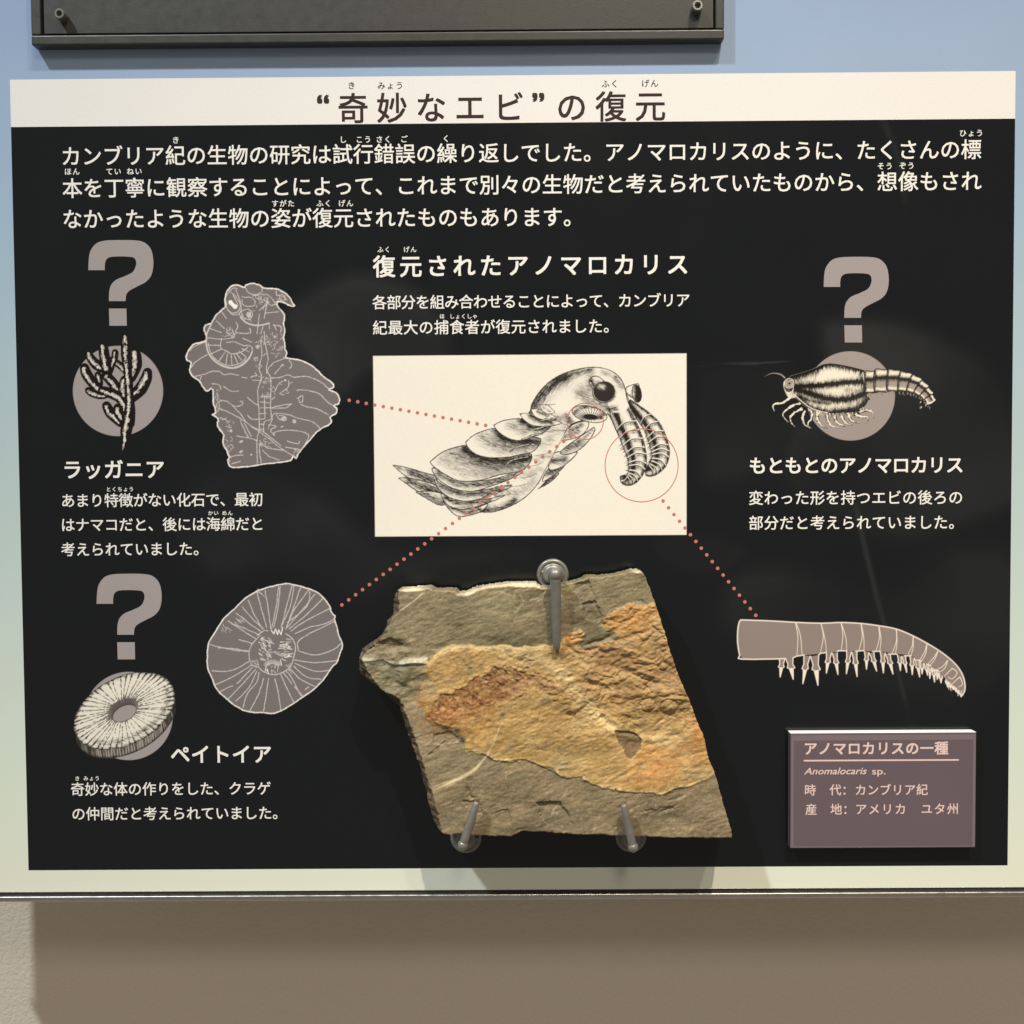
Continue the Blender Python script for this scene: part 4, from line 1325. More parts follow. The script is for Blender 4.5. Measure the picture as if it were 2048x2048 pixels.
# ------------------------------------------------------------------ label plate
def label_plate():
    m, nt, b = nodes_of('mauve_acrylic')
    tc = N(nt, 'ShaderNodeTexCoord')
    nz = N(nt, 'ShaderNodeTexNoise', Scale=30.0, Detail=3)
    nt.links.new(tc.outputs['Object'], nz.inputs['Vector'])
    mx = N(nt, 'ShaderNodeMix', data_type='RGBA')
    mx.inputs['A'].default_value = (0.124, 0.092, 0.106, 1)
    mx.inputs['B'].default_value = (0.140, 0.104, 0.118, 1)
    nt.links.new(nz.outputs['Fac'], mx.inputs['Factor'])
    nt.links.new(mx.outputs['Result'], b.inputs['Base Color'])
    b.inputs['Roughness'].default_value = 0.12
    me_, nt2, b2 = nodes_of('frosted_acrylic_edge')
    noise_bump(nt2, b2, 700, 0.0001)
    b2.inputs['Base Color'].default_value = (0.86, 0.84, 0.84, 1)
    b2.inputs['Roughness'].default_value = 0.35
    m3, nt3, b3 = nodes_of('mauve_acrylic_margin')
    noise_bump(nt3, b3, 200, 0.00002)
    b3.inputs['Base Color'].default_value = (0.190, 0.145, 0.160, 1)
    b3.inputs['Roughness'].default_value = 0.18
    d = 0.0068
    tl, tr_, bl, br = P(1580, 1466.8, d), P(1953, 1465, d), P(1581.7, 1695.6, d), P(1950.6, 1695.6, d)
    x0, x1 = (tl[0] + bl[0]) / 2, (tr_[0] + br[0]) / 2
    z1, z0 = (tl[2] + tr_[2]) / 2, (bl[2] + br[2]) / 2
    e = empty('label_plate', ((x0 + x1) / 2, 0, z0))
    tag(e, 'small mauve acrylic name plate with a bright upper edge, standing proud of the black field', 'label plate')
    bevel_box('plate_body', x0, x1, -d, -0.0003, z0, z1, m, e, 0.0003, 1)
    # polished, chamfered top edge: slopes back from the face
    ch = 0.0003
    V = [(x0 - 0.0001, -d + 0.0001, z1 + 0.00005), (x1 + 0.0001, -d + 0.0001, z1 + 0.0001), (x1 - 0.0008, -d + 0.0004, z1 + ch), (x0 + 0.0008, -d + 0.0004, z1 + ch),
         (x1 - 0.0008, -0.0004, z1 + ch), (x0 + 0.0008, -0.0004, z1 + ch), (x1, -0.0004, z1 + 0.0001), (x0, -0.0004, z1 + 0.0001)]
    Fc = [(0, 1, 2, 3), (3, 2, 4, 5), (5, 4, 6, 7), (0, 7, 6, 1), (1, 6, 4, 2), (0, 3, 5, 7)]
    link('polished_edge', mesh('polished_edge', V, Fc), me_, e)
    # the milky margins where the acrylic's side shows through its face
    g = 0.00004
    mw = 0.0019
    rect_sheet('upper_margin', x0 + mw, x1 - mw, z1 - 0.0044, z1 - 0.0011, d + g, m3, e)
    rect_sheet('side_margin', x0 + .0004, x0 + mw - .00002, z0 + .0005, z1 - 0.0011, d + g, m3, e)
    rect_sheet('side_margin', x1 - mw + .00002, x1 - .0004, z0 + .0005, z1 - 0.0011, d + g, m3, e)
    rect_sheet('lower_margin', x0 + mw, x1 - mw, z0 + .0005, z0 + .0011, d + g, m3, e)
    M_PT = ink_mat('pale_pink_lettering_print', (0.74, 0.56, 0.52))
    k = (CAM[1] + d) / CAM[1]        # size of things a little nearer the camera
    D2 = d + 0.00008
    t = Text(D2)
    t.line('アノマロカリスの一種', (1620.9, 1497), (1882.8, 1496), 28.5 * k, 0.026)
    t.build('plate_heading_lettering', M_PT, e)
    flat_poly('underline', [(1607.4, 1519.7), (1917.6, 1518.2), (1917.6, 1521.4), (1607.4, 1523)], D2, M_PT, e)
    t = Text(D2)
    cap = 14.2 * 0.0003 * k / 0.727
    for s, xl, xr, sh in (('Anomalocaris', 1608.3, 1733.5, 0.28), ('sp.', 1744.3, 1770.8, 0.0)):
        co, _ = glyph(s, 0.0, sh)
        L, R_ = P(xl, 1548.8, D2), P(xr, 1548.4, D2)
        wd = co[:, 0].max() - co[:, 0].min()
        sx = (R_[0] - L[0]) / (wd * cap)
        t.put(s, 0, L[2], cap, 0.012, sx, mid=0.0, shear=sh, x_left=L[0] - co[:, 0].min() * cap * sx)
    t.build('plate_latin_lettering', M_PT, e)
    t = Text(D2)
    for s, x, y in (('時', 1620.4, 1580), ('代', 1670.9, 1579.6), ('：', 1695.2, 1580), ('産', 1622.5, 1618.7), ('地', 1672.4, 1618.4), ('：', 1697, 1618.5)):
        p = P(x, y, D2)
        t.put(s, p[0], p[2], 24.5 * MM * .3 * k, 0.012)
    t.line('カンブリア紀', (1721.3, 1579.8), (1844.3, 1579.2), 24.5 * k, 0.012)
    t.line('アメリカ　ユタ州', (1722, 1618.2), (1906, 1617.4), 24.5 * k, 0.012)
    t.build('plate_lettering', M_PT, e)


label_plate()


# ------------------------------------------------------------------ screen frame at the top
def screen_frame():
    m = metal_mat('olive_grey_powder_coat', (0.034, 0.035, 0.029), 0.42, 0.0, bump=(1500.0, 0.00006), grain=0.05)
    mg = metal_mat('frame_gap_dark', (0.004, 0.004, 0.004), 0.7, 0.0)
    ms = metal_mat('dark_screw_steel', (0.30, 0.30, 0.27), 0.30, 0.7)
    d = 0.0085
    xo0, xo1 = P(62.5, 84, d)[0], P(1448.5, 70, d)[0]
    zo = (P(64, 91, d)[2] + P(1447, 77.5, d)[2]) / 2
    xi0, xi1 = P(81.5, 60, d)[0], P(1431, 50, d)[0]
    zi = (P(84, 69.5, d)[2] + P(1431, 59, d)[2]) / 2
    top = zo + 0.33
    e = empty('screen_frame', ((xo0 + xo1) / 2, 0, zo))
    tag(e, 'dark olive-grey metal frame with a recessed screwed plate, cut off above the board title', 'frame')

    def bar(name, x0, x1, z0, z1):
        return bevel_box(name, x0, x1, -d, -0.0002, z0, z1, m, e, 0.0009, 3)
    bar('frame_rail', xo0, xo1, zo, zi)
    bar('frame_rail', xo0, xo1, top - (zi - zo), top)
    bar('frame_stile', xo0, xi0, zi + 0.00003, top - (zi - zo) - 0.00003)
    bar('frame_stile', xi1, xo1, zi + 0.00003, top - (zi - zo) - 0.00003)
    g = 0.0012
    bevel_box('backing_sheet', xi0 + 0.0001, xi1 - 0.0001, -0.0030, -0.0003, zi + 0.0001, top - (zi - zo) - 0.0001, mg, e, 0)
    pl = bevel_box('recessed_plate', xi0 + g, xi1 - g * .7, -d + 0.0016, -0.0031, zi + g, top - (zi - zo) - g, m, e, 0.0004, 2)
    # hollow socket screws standing on the plate
    for (px, py, rad) in ((118, 26.4, 10.0), (1395.5, 10, 10.6)):
        hh = 0.0065
        base = -d + 0.0016
        c = P(px, py, -base + hh)
        R = rad * 0.0003 * .985
        bm = bmesh.new()
        prof = [(R, 0), (R, hh - .0005), (R - .0004, hh), (R * .62, hh), (R * .55, hh - .0003), (R * .55, hh - 0.0035), (0.00002, hh - 0.0035)]
        n = 36
        rings = []
        for k, (r, h) in enumerate(prof):
            rg = []
            for j in range(n):
                a = 2 * math.pi * j / n
                rr = r
                if k in (4, 5):      # hexagonal socket
                    s_ = (a % (math.pi / 3)) - math.pi / 6
                    rr = r * math.cos(math.pi / 6) / math.cos(s_) * 1.08
                rg.append(bm.verts.new((c[0] + rr * math.cos(a), base - h, c[2] + rr * math.sin(a))))
            rings.append(rg)
        for a_, b_ in zip(rings, rings[1:]):
            for j in range(n):
                bm.faces.new((a_[j], a_[(j + 1) % n], b_[(j + 1) % n], b_[j]))
        bmesh.ops.recalc_face_normals(bm, faces=bm.faces)
        me = bpy.data.meshes.new('socket_screw')
        bm.to_mesh(me)
        bm.free()
        link('socket_screw', me, ms, e)


screen_frame()


# ------------------------------------------------------------------ the fossil slab
ROCK_D = 0.031      # front face above the board
OUT = [(795.2, 1179.7), (824, 1178.7), (857, 1176.6), (865.6, 1181), (909, 1182.4), (915, 1189), (932, 1187), (950.5, 1177.6), (985.7, 1172.5), (1023, 1168), (1072.7, 1168.3), (1083, 1176.6),
       (1099, 1176.8), (1134.6, 1167.9), (1165.7, 1161), (1174.6, 1154.5), (1203.6, 1155.6), (1232.5, 1151), (1270.3, 1142.3), (1282.6, 1142.3), (1291.5, 1153.4), (1301.5, 1180), (1312.6, 1213.5), (1328, 1260),
       (1339.3, 1300), (1352.7, 1340), (1366, 1373.8), (1379.4, 1402.7), (1392, 1437), (1408.5, 1476.6), (1416.8, 1518), (1429.2, 1545), (1439.6, 1582), (1452, 1625.7), (1464.4, 1669), (1463.4, 1676.4),
       (1431.3, 1676.4), (1327.7, 1675.4), (1270, 1674), (1193, 1669), (1150, 1668), (1086.4, 1663.3), (1044.3, 1662.4), (1023.2, 1673), (990.7, 1673), (950, 1671), (914, 1667), (898.7, 1670), (881.5, 1664.3),
       (868, 1652.8), (856.6, 1624), (850.9, 1591.5), (841.3, 1557), (841.3, 1543.6), (826, 1507), (812.6, 1472.8), (801, 1432.6), (795.3, 1417), (780, 1405.7), (770.4, 1390), (751.8, 1371), (731, 1367), (714.5, 1354.7),
       (713.5, 1332), (720.7, 1302), (758, 1278), (772.5, 1253), (772.5, 1243), (784.9, 1230.4), (784.9, 1207.7), (788, 1191)]
# line where the front face ends and the left flank begins
FRONT_L = [(799, 1170), (797, 1190), (799, 1222), (786, 1236), (776, 1256), (757, 1285), (727, 1312), (728, 1327.7), (738, 1345), (749.7, 1360), (766.3, 1379.5), (790, 1392), (805.9, 1407), (812, 1428), (820, 1446), (835.5, 1492), (847, 1524.5),
           (854, 1555), (864.3, 1583.9), (868, 1600), (875.8, 1620), (880, 1645), (886, 1680)]
OCHRE = [(849, 1344), (853, 1323.6), (876, 1305), (896.7, 1294.6), (923.6, 1289.5), (958.8, 1293.6), (994, 1293.6), (1010.6, 1291.5), (1027, 1296.7), (1072.7, 1292.6), (1100, 1290.5), (1116.8, 1289), (1123.4, 1282.5),
         (1139, 1267), (1161.3, 1259), (1168, 1266), (1166, 1280), (1158, 1296), (1180, 1291), (1204, 1284), (1228, 1275), (1224, 1264), (1212, 1262), (1204, 1250), (1205.8, 1238), (1234.7, 1215.7), (1259, 1206.8), (1286, 1209), (1294.8, 1209), (1308, 1204.6), (1330, 1200), (1500, 1540),
         (1429, 1545), (1423, 1553), (1410.6, 1561.5), (1385.7, 1571.8), (1354.7, 1578), (1323.6, 1587.4), (1294.6, 1586.3), (1255.3, 1583), (1203.5, 1576), (1176.6, 1565.6), (1162, 1555.3), (1137.3, 1557.4), (1118.6, 1553),
         (1105.6, 1540), (1067.3, 1526.4), (1048, 1522.6), (1025, 1524.5), (1000, 1522.6), (981, 1515), (963.8, 1509), (933, 1503), (923.6, 1476.6), (904.5, 1457.5), (870, 1450), (856.6, 1432.6), (847, 1415), (840.8, 1390), (838, 1369), (862, 1363)]
BROWN = [(878, 1398), (896.7, 1385.7), (927.7, 1371), (954.7, 1354.7), (985.7, 1341), (1021, 1337), (1052, 1340), (1075, 1352), (1100, 1362), (1128, 1376), (1134, 1388), (1118, 1392), (1095, 1382), (1060, 1374), (1040, 1388), (1025, 1400), (1003, 1404),
         (985.7, 1408), (983, 1420), (971.5, 1430), (952, 1432), (925, 1440), (895, 1446), (870, 1441), (852, 1426), (862, 1408)]


def rock():
    st = 1.25
    gx = np.arange(706, 1472, st)
    gy = np.arange(1134, 1686, st)
    X, Y = np.meshgrid(gx, gy)
    h, w = X.shape
    rs = np.random.RandomState(5)

    def mask(poly, soft=1.0, warp=0.0, seed=0):
        Xw, Yw = X, Y
        if warp:
            Xw = X + (vnoise(h, w, 9, 9, seed) - .5) * warp + (vnoise(h, w, 3, 3, seed + 2) - .5) * warp * .6
            Yw = Y + (vnoise(h, w, 9, 9, seed + 1) - .5) * warp + (vnoise(h, w, 3, 3, seed + 3) - .5) * warp * .6
        d, _ = seg_dist(Xw, Yw, poly + [poly[0]])
        sd = np.where(inside(Xw, Yw, poly), -d, d)
        return np.clip(0.5 - sd / soft, 0, 1), sd

    # outline roughened a little
    o = []
    rr = random.Random(6)
    for i in range(len(OUT)):
        a, b_ = np.array(OUT[i]), np.array(OUT[(i + 1) % len(OUT)])
        n = max(1, int(np.hypot(*(b_ - a)) / 4))
        for k in range(n):
            p = a + (b_ - a) * k / n
            amp = 0.9 if k else 0.3
            o.append((p[0] + rr.uniform(-amp, amp), p[1] + rr.uniform(-amp, amp)))
    _, sd = mask(o)
    ins = sd < 0

    # ---- left flank: distance to the right of the front line
    fl = smooth_open(FRONT_L, 3)
    dfl, _ = seg_dist(X, Y, fl)
    polyR = fl + [(1600, 1680), (1600, 1100), (799, 1100)]
    front = inside(X, Y, polyR)
    sfl = np.where(front, dfl, -dfl)        # positive on the front face

    # ---- relief in millimetres
    n1 = vnoise(h, w, 90, 120, 1)
    n2 = vnoise(h, w, 34, 46, 2)
    n3 = vnoise(h, w, 13, 20, 3, -.2)
    n4 = vnoise(h, w, 5.5, 9, 4, -.2)
    n5 = vnoise(h, w, 2.6, 3.6, 5, -.3)
    n6 = vnoise(h, w, 1.6, 1.9, 6)
    rid = lambda n: 1 - np.abs(2 * n - 1)
    wx = (vnoise(h, w, 24, 24, 301) - .5) * 22
    wy = (vnoise(h, w, 24, 24, 302) - .5) * 22

    def samp(A):
        iy = np.clip((np.arange(h)[:, None] + wy).astype(int), 0, h - 1)
        ix = np.clip((np.arange(w)[None, :] + wx).astype(int), 0, w - 1)
        return A[iy, ix]
    g3 = samp(vnoise(h, w, 8, 17, 311, -.25)) * .6 + .4 * vnoise(h, w, 6, 20, 313, -.5)
    g4 = vnoise(h, w, 3.2, 8, 312, -.3)
    H = (n1 - .5) * 2.4 + (n2 - .5) * 1.6 + (g3 - .5) * .60 + (g4 - .5) * .30 + (n4 - .5) * .14 + (n5 - .5) * .07 + (n6 - .5) * .045
    # a few thin flakes with one sharp side
    tn = samp(vnoise(h, w, 46, 80, 320, -.3)) + g3 * .10
    q = tn * 4.0 + .3
    fr = q - np.floor(q)
    H += (np.floor(q) + np.clip((fr - .9) / .1, 0, 1) - q) * .07 * np.clip(vnoise(h, w, 40, 40, 321) * 3 - 1.0, 0, 1)

    O, so = mask(OCHRE, 3.0, 5, 20)
    Bm, sb = mask(BROWN, 13.0, 18, 30)
    Bm = Bm * np.clip(.35 + 1.3 * vnoise(h, w, 12, 15, 184), 0, 1)
    # the ochre layer lies proud, with a rounded lip
    lipz = np.clip(-so / 9.0, 0, 1)
    eg = 2.2 + 9 * np.clip(1 - (X - 850) / 120, 0, 1)
    H += (.62 + .30 * np.sin(lipz * math.pi / 2)) * np.clip(0.5 - so / eg, 0, 1) * (.55 + .9 * n2)
    # the grey slab above dips towards the ochre, below it stays lower
    up = (Y < 1300) & (so > 0) & (X > 850) & (X < 1120)
    H -= np.where(up, .9 * np.exp(-(so / 16) ** 2), 0)
    orn = rid(vnoise(h, w, 16, 30, 40, -.35)) ** 2
    orn2 = rid(vnoise(h, w, 7, 13, 41, -.5)) ** 2
    orn3 = rid(vnoise(h, w, 4, 6, 42, .2)) ** 2
    rough_right = np.clip((X - 1100) / 60, 0, 1) * np.clip((1480 - Y) / 60, 0, 1) * 1.5
    smooth_mid = np.exp(-(((X - 1200) / 150) ** 2 + ((Y - 1540) / 45) ** 2)) * .6
    ob = samp(vnoise(h, w, 9, 17, 341, -.3))
    oc = samp(vnoise(h, w, 4.5, 8, 342, -.5))
    od = vnoise(h, w, 2.6, 4.2, 343, .2)
    H += O * ((ob - .5) * .55 + (oc - .5) * .34 + (od - .5) * .20) * (0.65 + rough_right * 1.2 - smooth_mid)
    # the fossil limb: sunk, nubbly, brown
    nub = vnoise(h, w, 5, 6, 50)
    nub2 = vnoise(h, w, 9, 8, 51)
    H += Bm * (-.85 + nub * .45 + nub2 * .6)
    fu = ((X - 870) * .93 - (Y - 1420) * .36) + (n4 - .5) * 9
    ribs = np.sin(fu * 2 * math.pi / 11.5) * .5 + .5
    H += Bm * (ribs - .5) * .34 * (.4 + 1.2 * vnoise(h, w, 16, 20, 171))
    rim_l = np.exp(-((sb - 3) / 3.5) ** 2) * (Y < 1400)
    H += rim_l * .35

    def gouge(pts, r, amp, sm=3, warp=3.0, seed=60):
        Xw = X + (vnoise(h, w, 7, 7, seed) - .5) * warp
        Yw = Y + (vnoise(h, w, 7, 7, seed + 1) - .5) * warp
        sl = smooth_open(pts, sm)
        d, t_ = seg_dist(Xw, Yw, sl)
        return amp * np.exp(-(d / r) ** 2) * np.clip(np.sin(np.clip(t_, .04, .96) * math.pi) * 2, 0, 1)

    def step_line(pts, amp, r=16, side=1):
        """a ledge: sudden drop on one side of a line that fades away over r"""
        sl = smooth_open(pts, 3)
        p0, p1 = np.array(sl[0]), np.array(sl[-1])
        d, t_ = seg_dist(X, Y, sl)
        best = np.full(X.shape, 1e9)
        sgn = np.zeros(X.shape)
        for i in range(len(sl) - 1):
            a, b_ = sl[i], sl[i + 1]
            cx, cy = (a[0] + b_[0]) / 2, (a[1] + b_[1]) / 2
            dd = np.hypot(X - cx, Y - cy)
            cr = (b_[0] - a[0]) * (Y - a[1]) - (b_[1] - a[1]) * (X - a[0])
            m_ = dd < best
            best = np.where(m_, dd, best)
            sgn = np.where(m_, np.sign(cr), sgn)
        s_ = sgn * d * side
        prof = np.clip(s_ / 1.6 + .5, 0, 1) * np.exp(-np.clip(s_, 0, None) / r)
        fade = np.clip(np.minimum(t_, 1 - t_) * 8, 0, 1)
        return amp * prof * fade

    # limb segments of the fossil, crossing grooves
    for i in range(11):
        u = i / 10
        x = 870 + 200 * u
        y = 1408 - 66 * math.sin(u * 1.9)
        H += gouge([(x, y), (x + 7, y + 20), (x + 4, y + 42)], 2.2, -.35, seed=70 + i) * Bm
    # tail of the fossil to the right
    H += gouge([(1066, 1352), (1086, 1366), (1110, 1374), (1128, 1384)], 5, .8, seed=90)
    H += gouge([(1070, 1372), (1092, 1386), (1116, 1392)], 4, -.6, seed=91)
    # elongated ridges and grooves at the right
    for pts, r, a in (([(1255, 1330), (1290, 1346), (1326, 1360)], 4.2, .95), ([(1252, 1342), (1290, 1358), (1324, 1370)], 3.2, -.85), ([(1262, 1312), (1283, 1318), (1302, 1326)], 4, .7), ([(1240, 1298), (1262, 1302), (1284, 1308)], 3, .6),
                      ([(1172, 1362), (1200, 1374), (1226, 1384)], 4.5, -1.0), ([(1168, 1354), (1198, 1362), (1226, 1372)], 3.2, .6), ([(1282, 1368), (1296, 1376), (1304, 1384)], 3, -.6), ([(1130, 1290), (1144, 1298), (1160, 1312)], 3.4, -.8),
                      ([(1190, 1325), (1230, 1335), (1262, 1340)], 6, -.7), ([(1148, 1318), (1170, 1326), (1190, 1330)], 5, -.6), ([(1320, 1318), (1338, 1330), (1352, 1342)], 4, -.7), ([(1200, 1450), (1240, 1470), (1290, 1480), (1330, 1475)], 6, .8),
                      ([(1200, 1418), (1218, 1436), (1240, 1452)], 5, .7), ([(1130, 1425), (1142, 1432), (1152, 1436)], 4, -1.1), ([(1060, 1432), (1090, 1440)], 5, .4), ([(1008, 1310), (1030, 1318), (1050, 1326)], 4, -.5), ([(1172, 1222), (1200, 1240), (1208, 1256)], 9, -1.2),
                      ([(1268, 1200), (1284, 1204), (1296, 1212)], 3, -.7), ([(1298, 1246), (1316, 1262), (1334, 1286)], 2.2, -.8), ([(1170, 1290), (1200, 1282), (1226, 1270)], 4, -1.4), ([(1160, 1296), (1180, 1300), (1200, 1296)], 3, -.8),
                      ([(1195, 1575), (1250, 1540), (1290, 1520)], 3, .25), ([(1330, 1600), (1350, 1598), (1372, 1588)], 3, -.5), ([(1310, 1632), (1335, 1620), (1360, 1606)], 2.6, -.5), ([(935, 1570), (938, 1590), (948, 1600)], 4, -1.2), ([(1014, 1614), (1050, 1612), (1092, 1640)], 14, -.8)):
        H += gouge(pts, r, a, seed=int(pts[0][0]))
    # rounded shells
    for (x, y, r, a) in ((1326, 1333, 6.5, 1.5), (1338, 1414, 13, 1.4), (1296, 1410, 11, .9), (1247, 1314, 6, -.9), (1300, 1500, 8, .4), (1246, 1352, 8, .5), (1140, 1428, 6, -.9)):
        dd = np.hypot(X - x, (Y - y) * 1.1)
        H += a * np.exp(-(dd / r) ** 2) - a * .5 * np.exp(-((dd - r * 1.35) / 2.2) ** 2)
    # grey hollow
    HOL = [(1228, 1461), (1250, 1462), (1272, 1468), (1284, 1480), (1282, 1500), (1264, 1520), (1252, 1514), (1248, 1500), (1238, 1486)]
    Hm, _ = mask(HOL, 2.0, 2, 95)
    H -= Hm * 1.3
    # curved ledge of pale calcite at the lower left
    arc = [(866, 1580), (905, 1563), (945, 1542), (968, 1518), (985, 1490), (1000, 1452), (1004, 1430)]
    darc, tarc = seg_dist(X, Y, smooth_open(arc, 4))
    H += step_line(arc, 1.1, 26, 1)
    H += step_line([(722, 1325), (745, 1322), (765, 1320), (790, 1330), (830, 1326), (856, 1330)], 1.6, 20, -1)
    H += step_line([(1010, 1186), (1034, 1218), (1044, 1196)], -.5, 14, -1)
    H += step_line([(800, 1222), (822, 1206), (850, 1184)], .5, 14, 1)
    H += step_line([(1058, 1200), (1078, 1196), (1090, 1182)], -.8, 12, -1)
    H += step_line([(1010, 1522), (1048, 1520), (1076, 1530), (1108, 1546), (1138, 1562)], -.6, 22, 1)
    H += step_line([(1150, 1190), (1170, 1170), (1186, 1192), (1200, 1240)], -.8, 26, -1)
    H += step_line([(852, 1512), (874, 1494), (892, 1480)], -.6, 14, 1)
    H += step_line([(980, 1630), (1015, 1618), (1022, 1650)], -.7, 20, 1)
    for pl, a_ in (([(1075, 1606), (1120, 1602), (1158, 1664), (1100, 1656), (1082, 1632)], -1.5), ([(742, 1290), (786, 1276), (806, 1290), (792, 1306), (752, 1304)], -2.0),
                   ([(1164, 1206), (1190, 1204), (1206, 1234), (1196, 1250), (1172, 1236)], -1.3), ([(1150, 1168), (1176, 1160), (1186, 1190), (1166, 1198)], -1.0), ([(868, 1470), (905, 1462), (918, 1480), (884, 1490), (866, 1486)], -1.1),
                   ([(928, 1604), (958, 1600), (965, 1626), (944, 1632)], -.9), ([(1290, 1620), (1345, 1612), (1352, 1640), (1300, 1652)], -.6), ([(1040, 1318), (1068, 1322), (1058, 1342), (1036, 1338)], -.7)):
        pm, ps = mask(pl, 2.2, 6, int(pl[0][0]))
        cx_, cy_ = np.mean([p[0] for p in pl]), np.mean([p[1] for p in pl])
        H += pm * a_ * np.clip(.65 - (Y - cy_) / 50, .15, 1.2)
    # rough knob at the far left
    kn = np.exp(-(((X - 790) / 46) ** 2 + ((Y - 1350) / 46) ** 2))
    H += kn * ((vnoise(h, w, 12, 16, 101) - .5) * 4.0 + rid(vnoise(h, w, 6, 8, 102)) * .8)
    kn2 = np.exp(-(((X - 800) / 40) ** 2 + ((Y - 1292) / 20) ** 2))
    H += kn2 * ((vnoise(h, w, 8, 12, 103) - .6) * 2.6)

    # ---- flank and rounded brink (mm below the face)
    fd = np.clip(-sfl + (vnoise(h, w, 14, 5, 170) - .5) * 5, 0, 60)
    stp = 4.2
    fq = fd / stp
    drop = np.where(sfl < 0, (np.floor(fq) + np.clip((fq - np.floor(fq) - .55) / .3, 0, 1)) * stp * .55 + .5, 0)
    drop = drop + np.where(sfl < 0, (vnoise(h, w, 6, 14, 110) - .5) * 2.4 + (n4 - .5) * 1.2, 0)
    top_dist = -sd
    # chipped brink: flat chamfer patches of uneven width, wider on the top edge
    chip = vnoise(h, w, 30, 22, 120) ** 2 * 9 + vnoise(h, w, 10, 7, 121) * 2.5
    wide = np.zeros_like(X)
    for (x, y, rx, ry, a) in ((1052, 1170, 42, 10, 8), (824, 1178, 28, 8, 5), (935, 1186, 22, 7, 7), (985, 1174, 30, 8, 4), (1275, 1142, 12, 8, 5)):
        wide += a * np.exp(-(((X - x) / rx) ** 2 + ((Y - y) / ry) ** 2))
    cw = np.clip(chip * .32 + wide, .8, 14)
    brink = np.clip(1 - top_dist / cw, 0, 1)
    top_like = Y < 1300
    drop = drop + brink * np.where(top_like, cw * .30 * 1.15, np.clip(cw, 0, 5) * .3)
    H = H - drop

    depth = ROCK_D + H * MM
    depth = np.maximum(depth, 0.0095)

    # ---- natural colour of the stone, flank shade painted in
    def mixc(a, b_, t_):
        return a * (1 - t_[..., None]) + b_ * t_[..., None]
    col = np.zeros((h, w, 3)) + np.array([.250, .208, .128])
    col = mixc(col, np.array([.205, .180, .118]), np.clip(n2 * 1.6 - .5, 0, 1))
    col = mixc(col, np.array([.300, .235, .165]), np.clip(n1 * 1.5 - .5, 0, 1) * .8)
    low = np.clip((Y - 1480) / 80, 0, 1)
    col = mixc(col, np.array([.235, .182, .118]), low * .7)
    col = mixc(col, np.array([.215, .195, .135]), kn * .7)
    och = np.zeros((h, w, 3)) + np.array([.45, .295, .120])
    och = mixc(och, np.array([.52, .36, .165]), np.clip(vnoise(h, w, 26, 36, 130) * 1.8 - .6, 0, 1))
    och = mixc(och, np.array([.37, .235, .10]), np.clip(vnoise(h, w, 12, 20, 131, -.3) * 2.2 - 1.1, 0, 1) * .7)
    orange = np.zeros_like(X)
    for (x, y, rx, ry, a) in ((1262, 1240, 54, 34, 1.3), (1330, 1245, 16, 60, 1.1), (1140, 1276, 20, 14, 1.0), (1095, 1295, 34, 7, .8), (1398, 1470, 18, 40, 1.0), (1310, 1530, 60, 40, .85), (1390, 1430, 16, 30, .6), (1330, 1490, 60, 16, .5), (1285, 1560, 60, 20, .4),
                          (880, 1430, 50, 26, .5), (930, 1450, 30, 30, .55)):
        orange += a * np.exp(-(((X - x) / rx) ** 2 + ((Y - y) / ry) ** 2))
    orange = np.clip(orange * (.55 + .8 * vnoise(h, w, 10, 14, 132)), 0, 1)
    och = mixc(och, np.array([.50, .245, .085]), orange * .8)
    tan = np.clip(np.clip((X - 1110) / 90, 0, 1) * np.clip((Y - 1270) / 30, 0, 1) * np.clip((1450 - Y) / 60, 0, 1) * (.35 + 1.0 * vnoise(h, w, 22, 34, 133)), 0, 1)
    och = mixc(och, np.array([.30, .180, .085]), tan * .95)
    grn = np.exp(-(((X - 1316) / 14) ** 2 + ((Y - 1262) / 48) ** 2)) * .6 + np.exp(-(((X - 1395) / 26) ** 2 + ((Y - 1556) / 18) ** 2)) * .7 + np.exp(-(((X - 1128) / 20) ** 2 + ((Y - 1535) / 20) ** 2)) * .6
    och = mixc(och, np.array([.36, .29, .16]), np.clip(grn, 0, 1))
    lm = np.clip(1 - (X - 850) / 130, 0, 1) * np.clip((1480 - Y) / 50, 0, 1)
    och = mixc(och, np.array([.42, .26, .105]), lm * .55)
    Oc = np.clip(O - np.clip(1 - (X - 842) / 60, 0, 1) * np.clip((1520 - Y) / 60, 0, 1) * np.clip(vnoise(h, w, 9, 12, 150) * 2.6 - 1.1, 0, 1) * .8, 0, 1)
    Oc = np.maximum(Oc, .55 * np.exp(-(np.clip(so, 0, 99) / 10) ** 2) * (X < 900) * (Y > 1330) * (Y < 1500) * (vnoise(h, w, 8, 9, 151) > .45))
    col = mixc(col, och, Oc)
    # pale weathered rind along the lower edge of the ochre layer, bright crest above it
    rind = np.exp(-((so + 3) / 2.6) ** 2) * (Y > 1500) * (.5 + .7 * vnoise(h, w, 7, 9, 152))
    rind += np.exp(-((so + 5) / 5) ** 2) * (Y < 1330) * (X < 1130) * .7
    col = mixc(col, np.array([.74, .58, .32]), np.clip(rind, 0, 1) * .75)
    # light crest running down the middle
    cr_, _ = seg_dist(X + (n4 - .5) * 14, Y + (n3 - .5) * 16, smooth_open([(1010, 1302), (1090, 1322), (1140, 1362), (1170, 1410), (1215, 1450), (1280, 1475), (1350, 1480)], 4))
    col = mixc(col, np.array([.70, .54, .30]), np.exp(-(cr_ / 13) ** 2) * (.35 + .75 * vnoise(h, w, 9, 12, 153)) * np.clip(O, 0, 1) * .8)
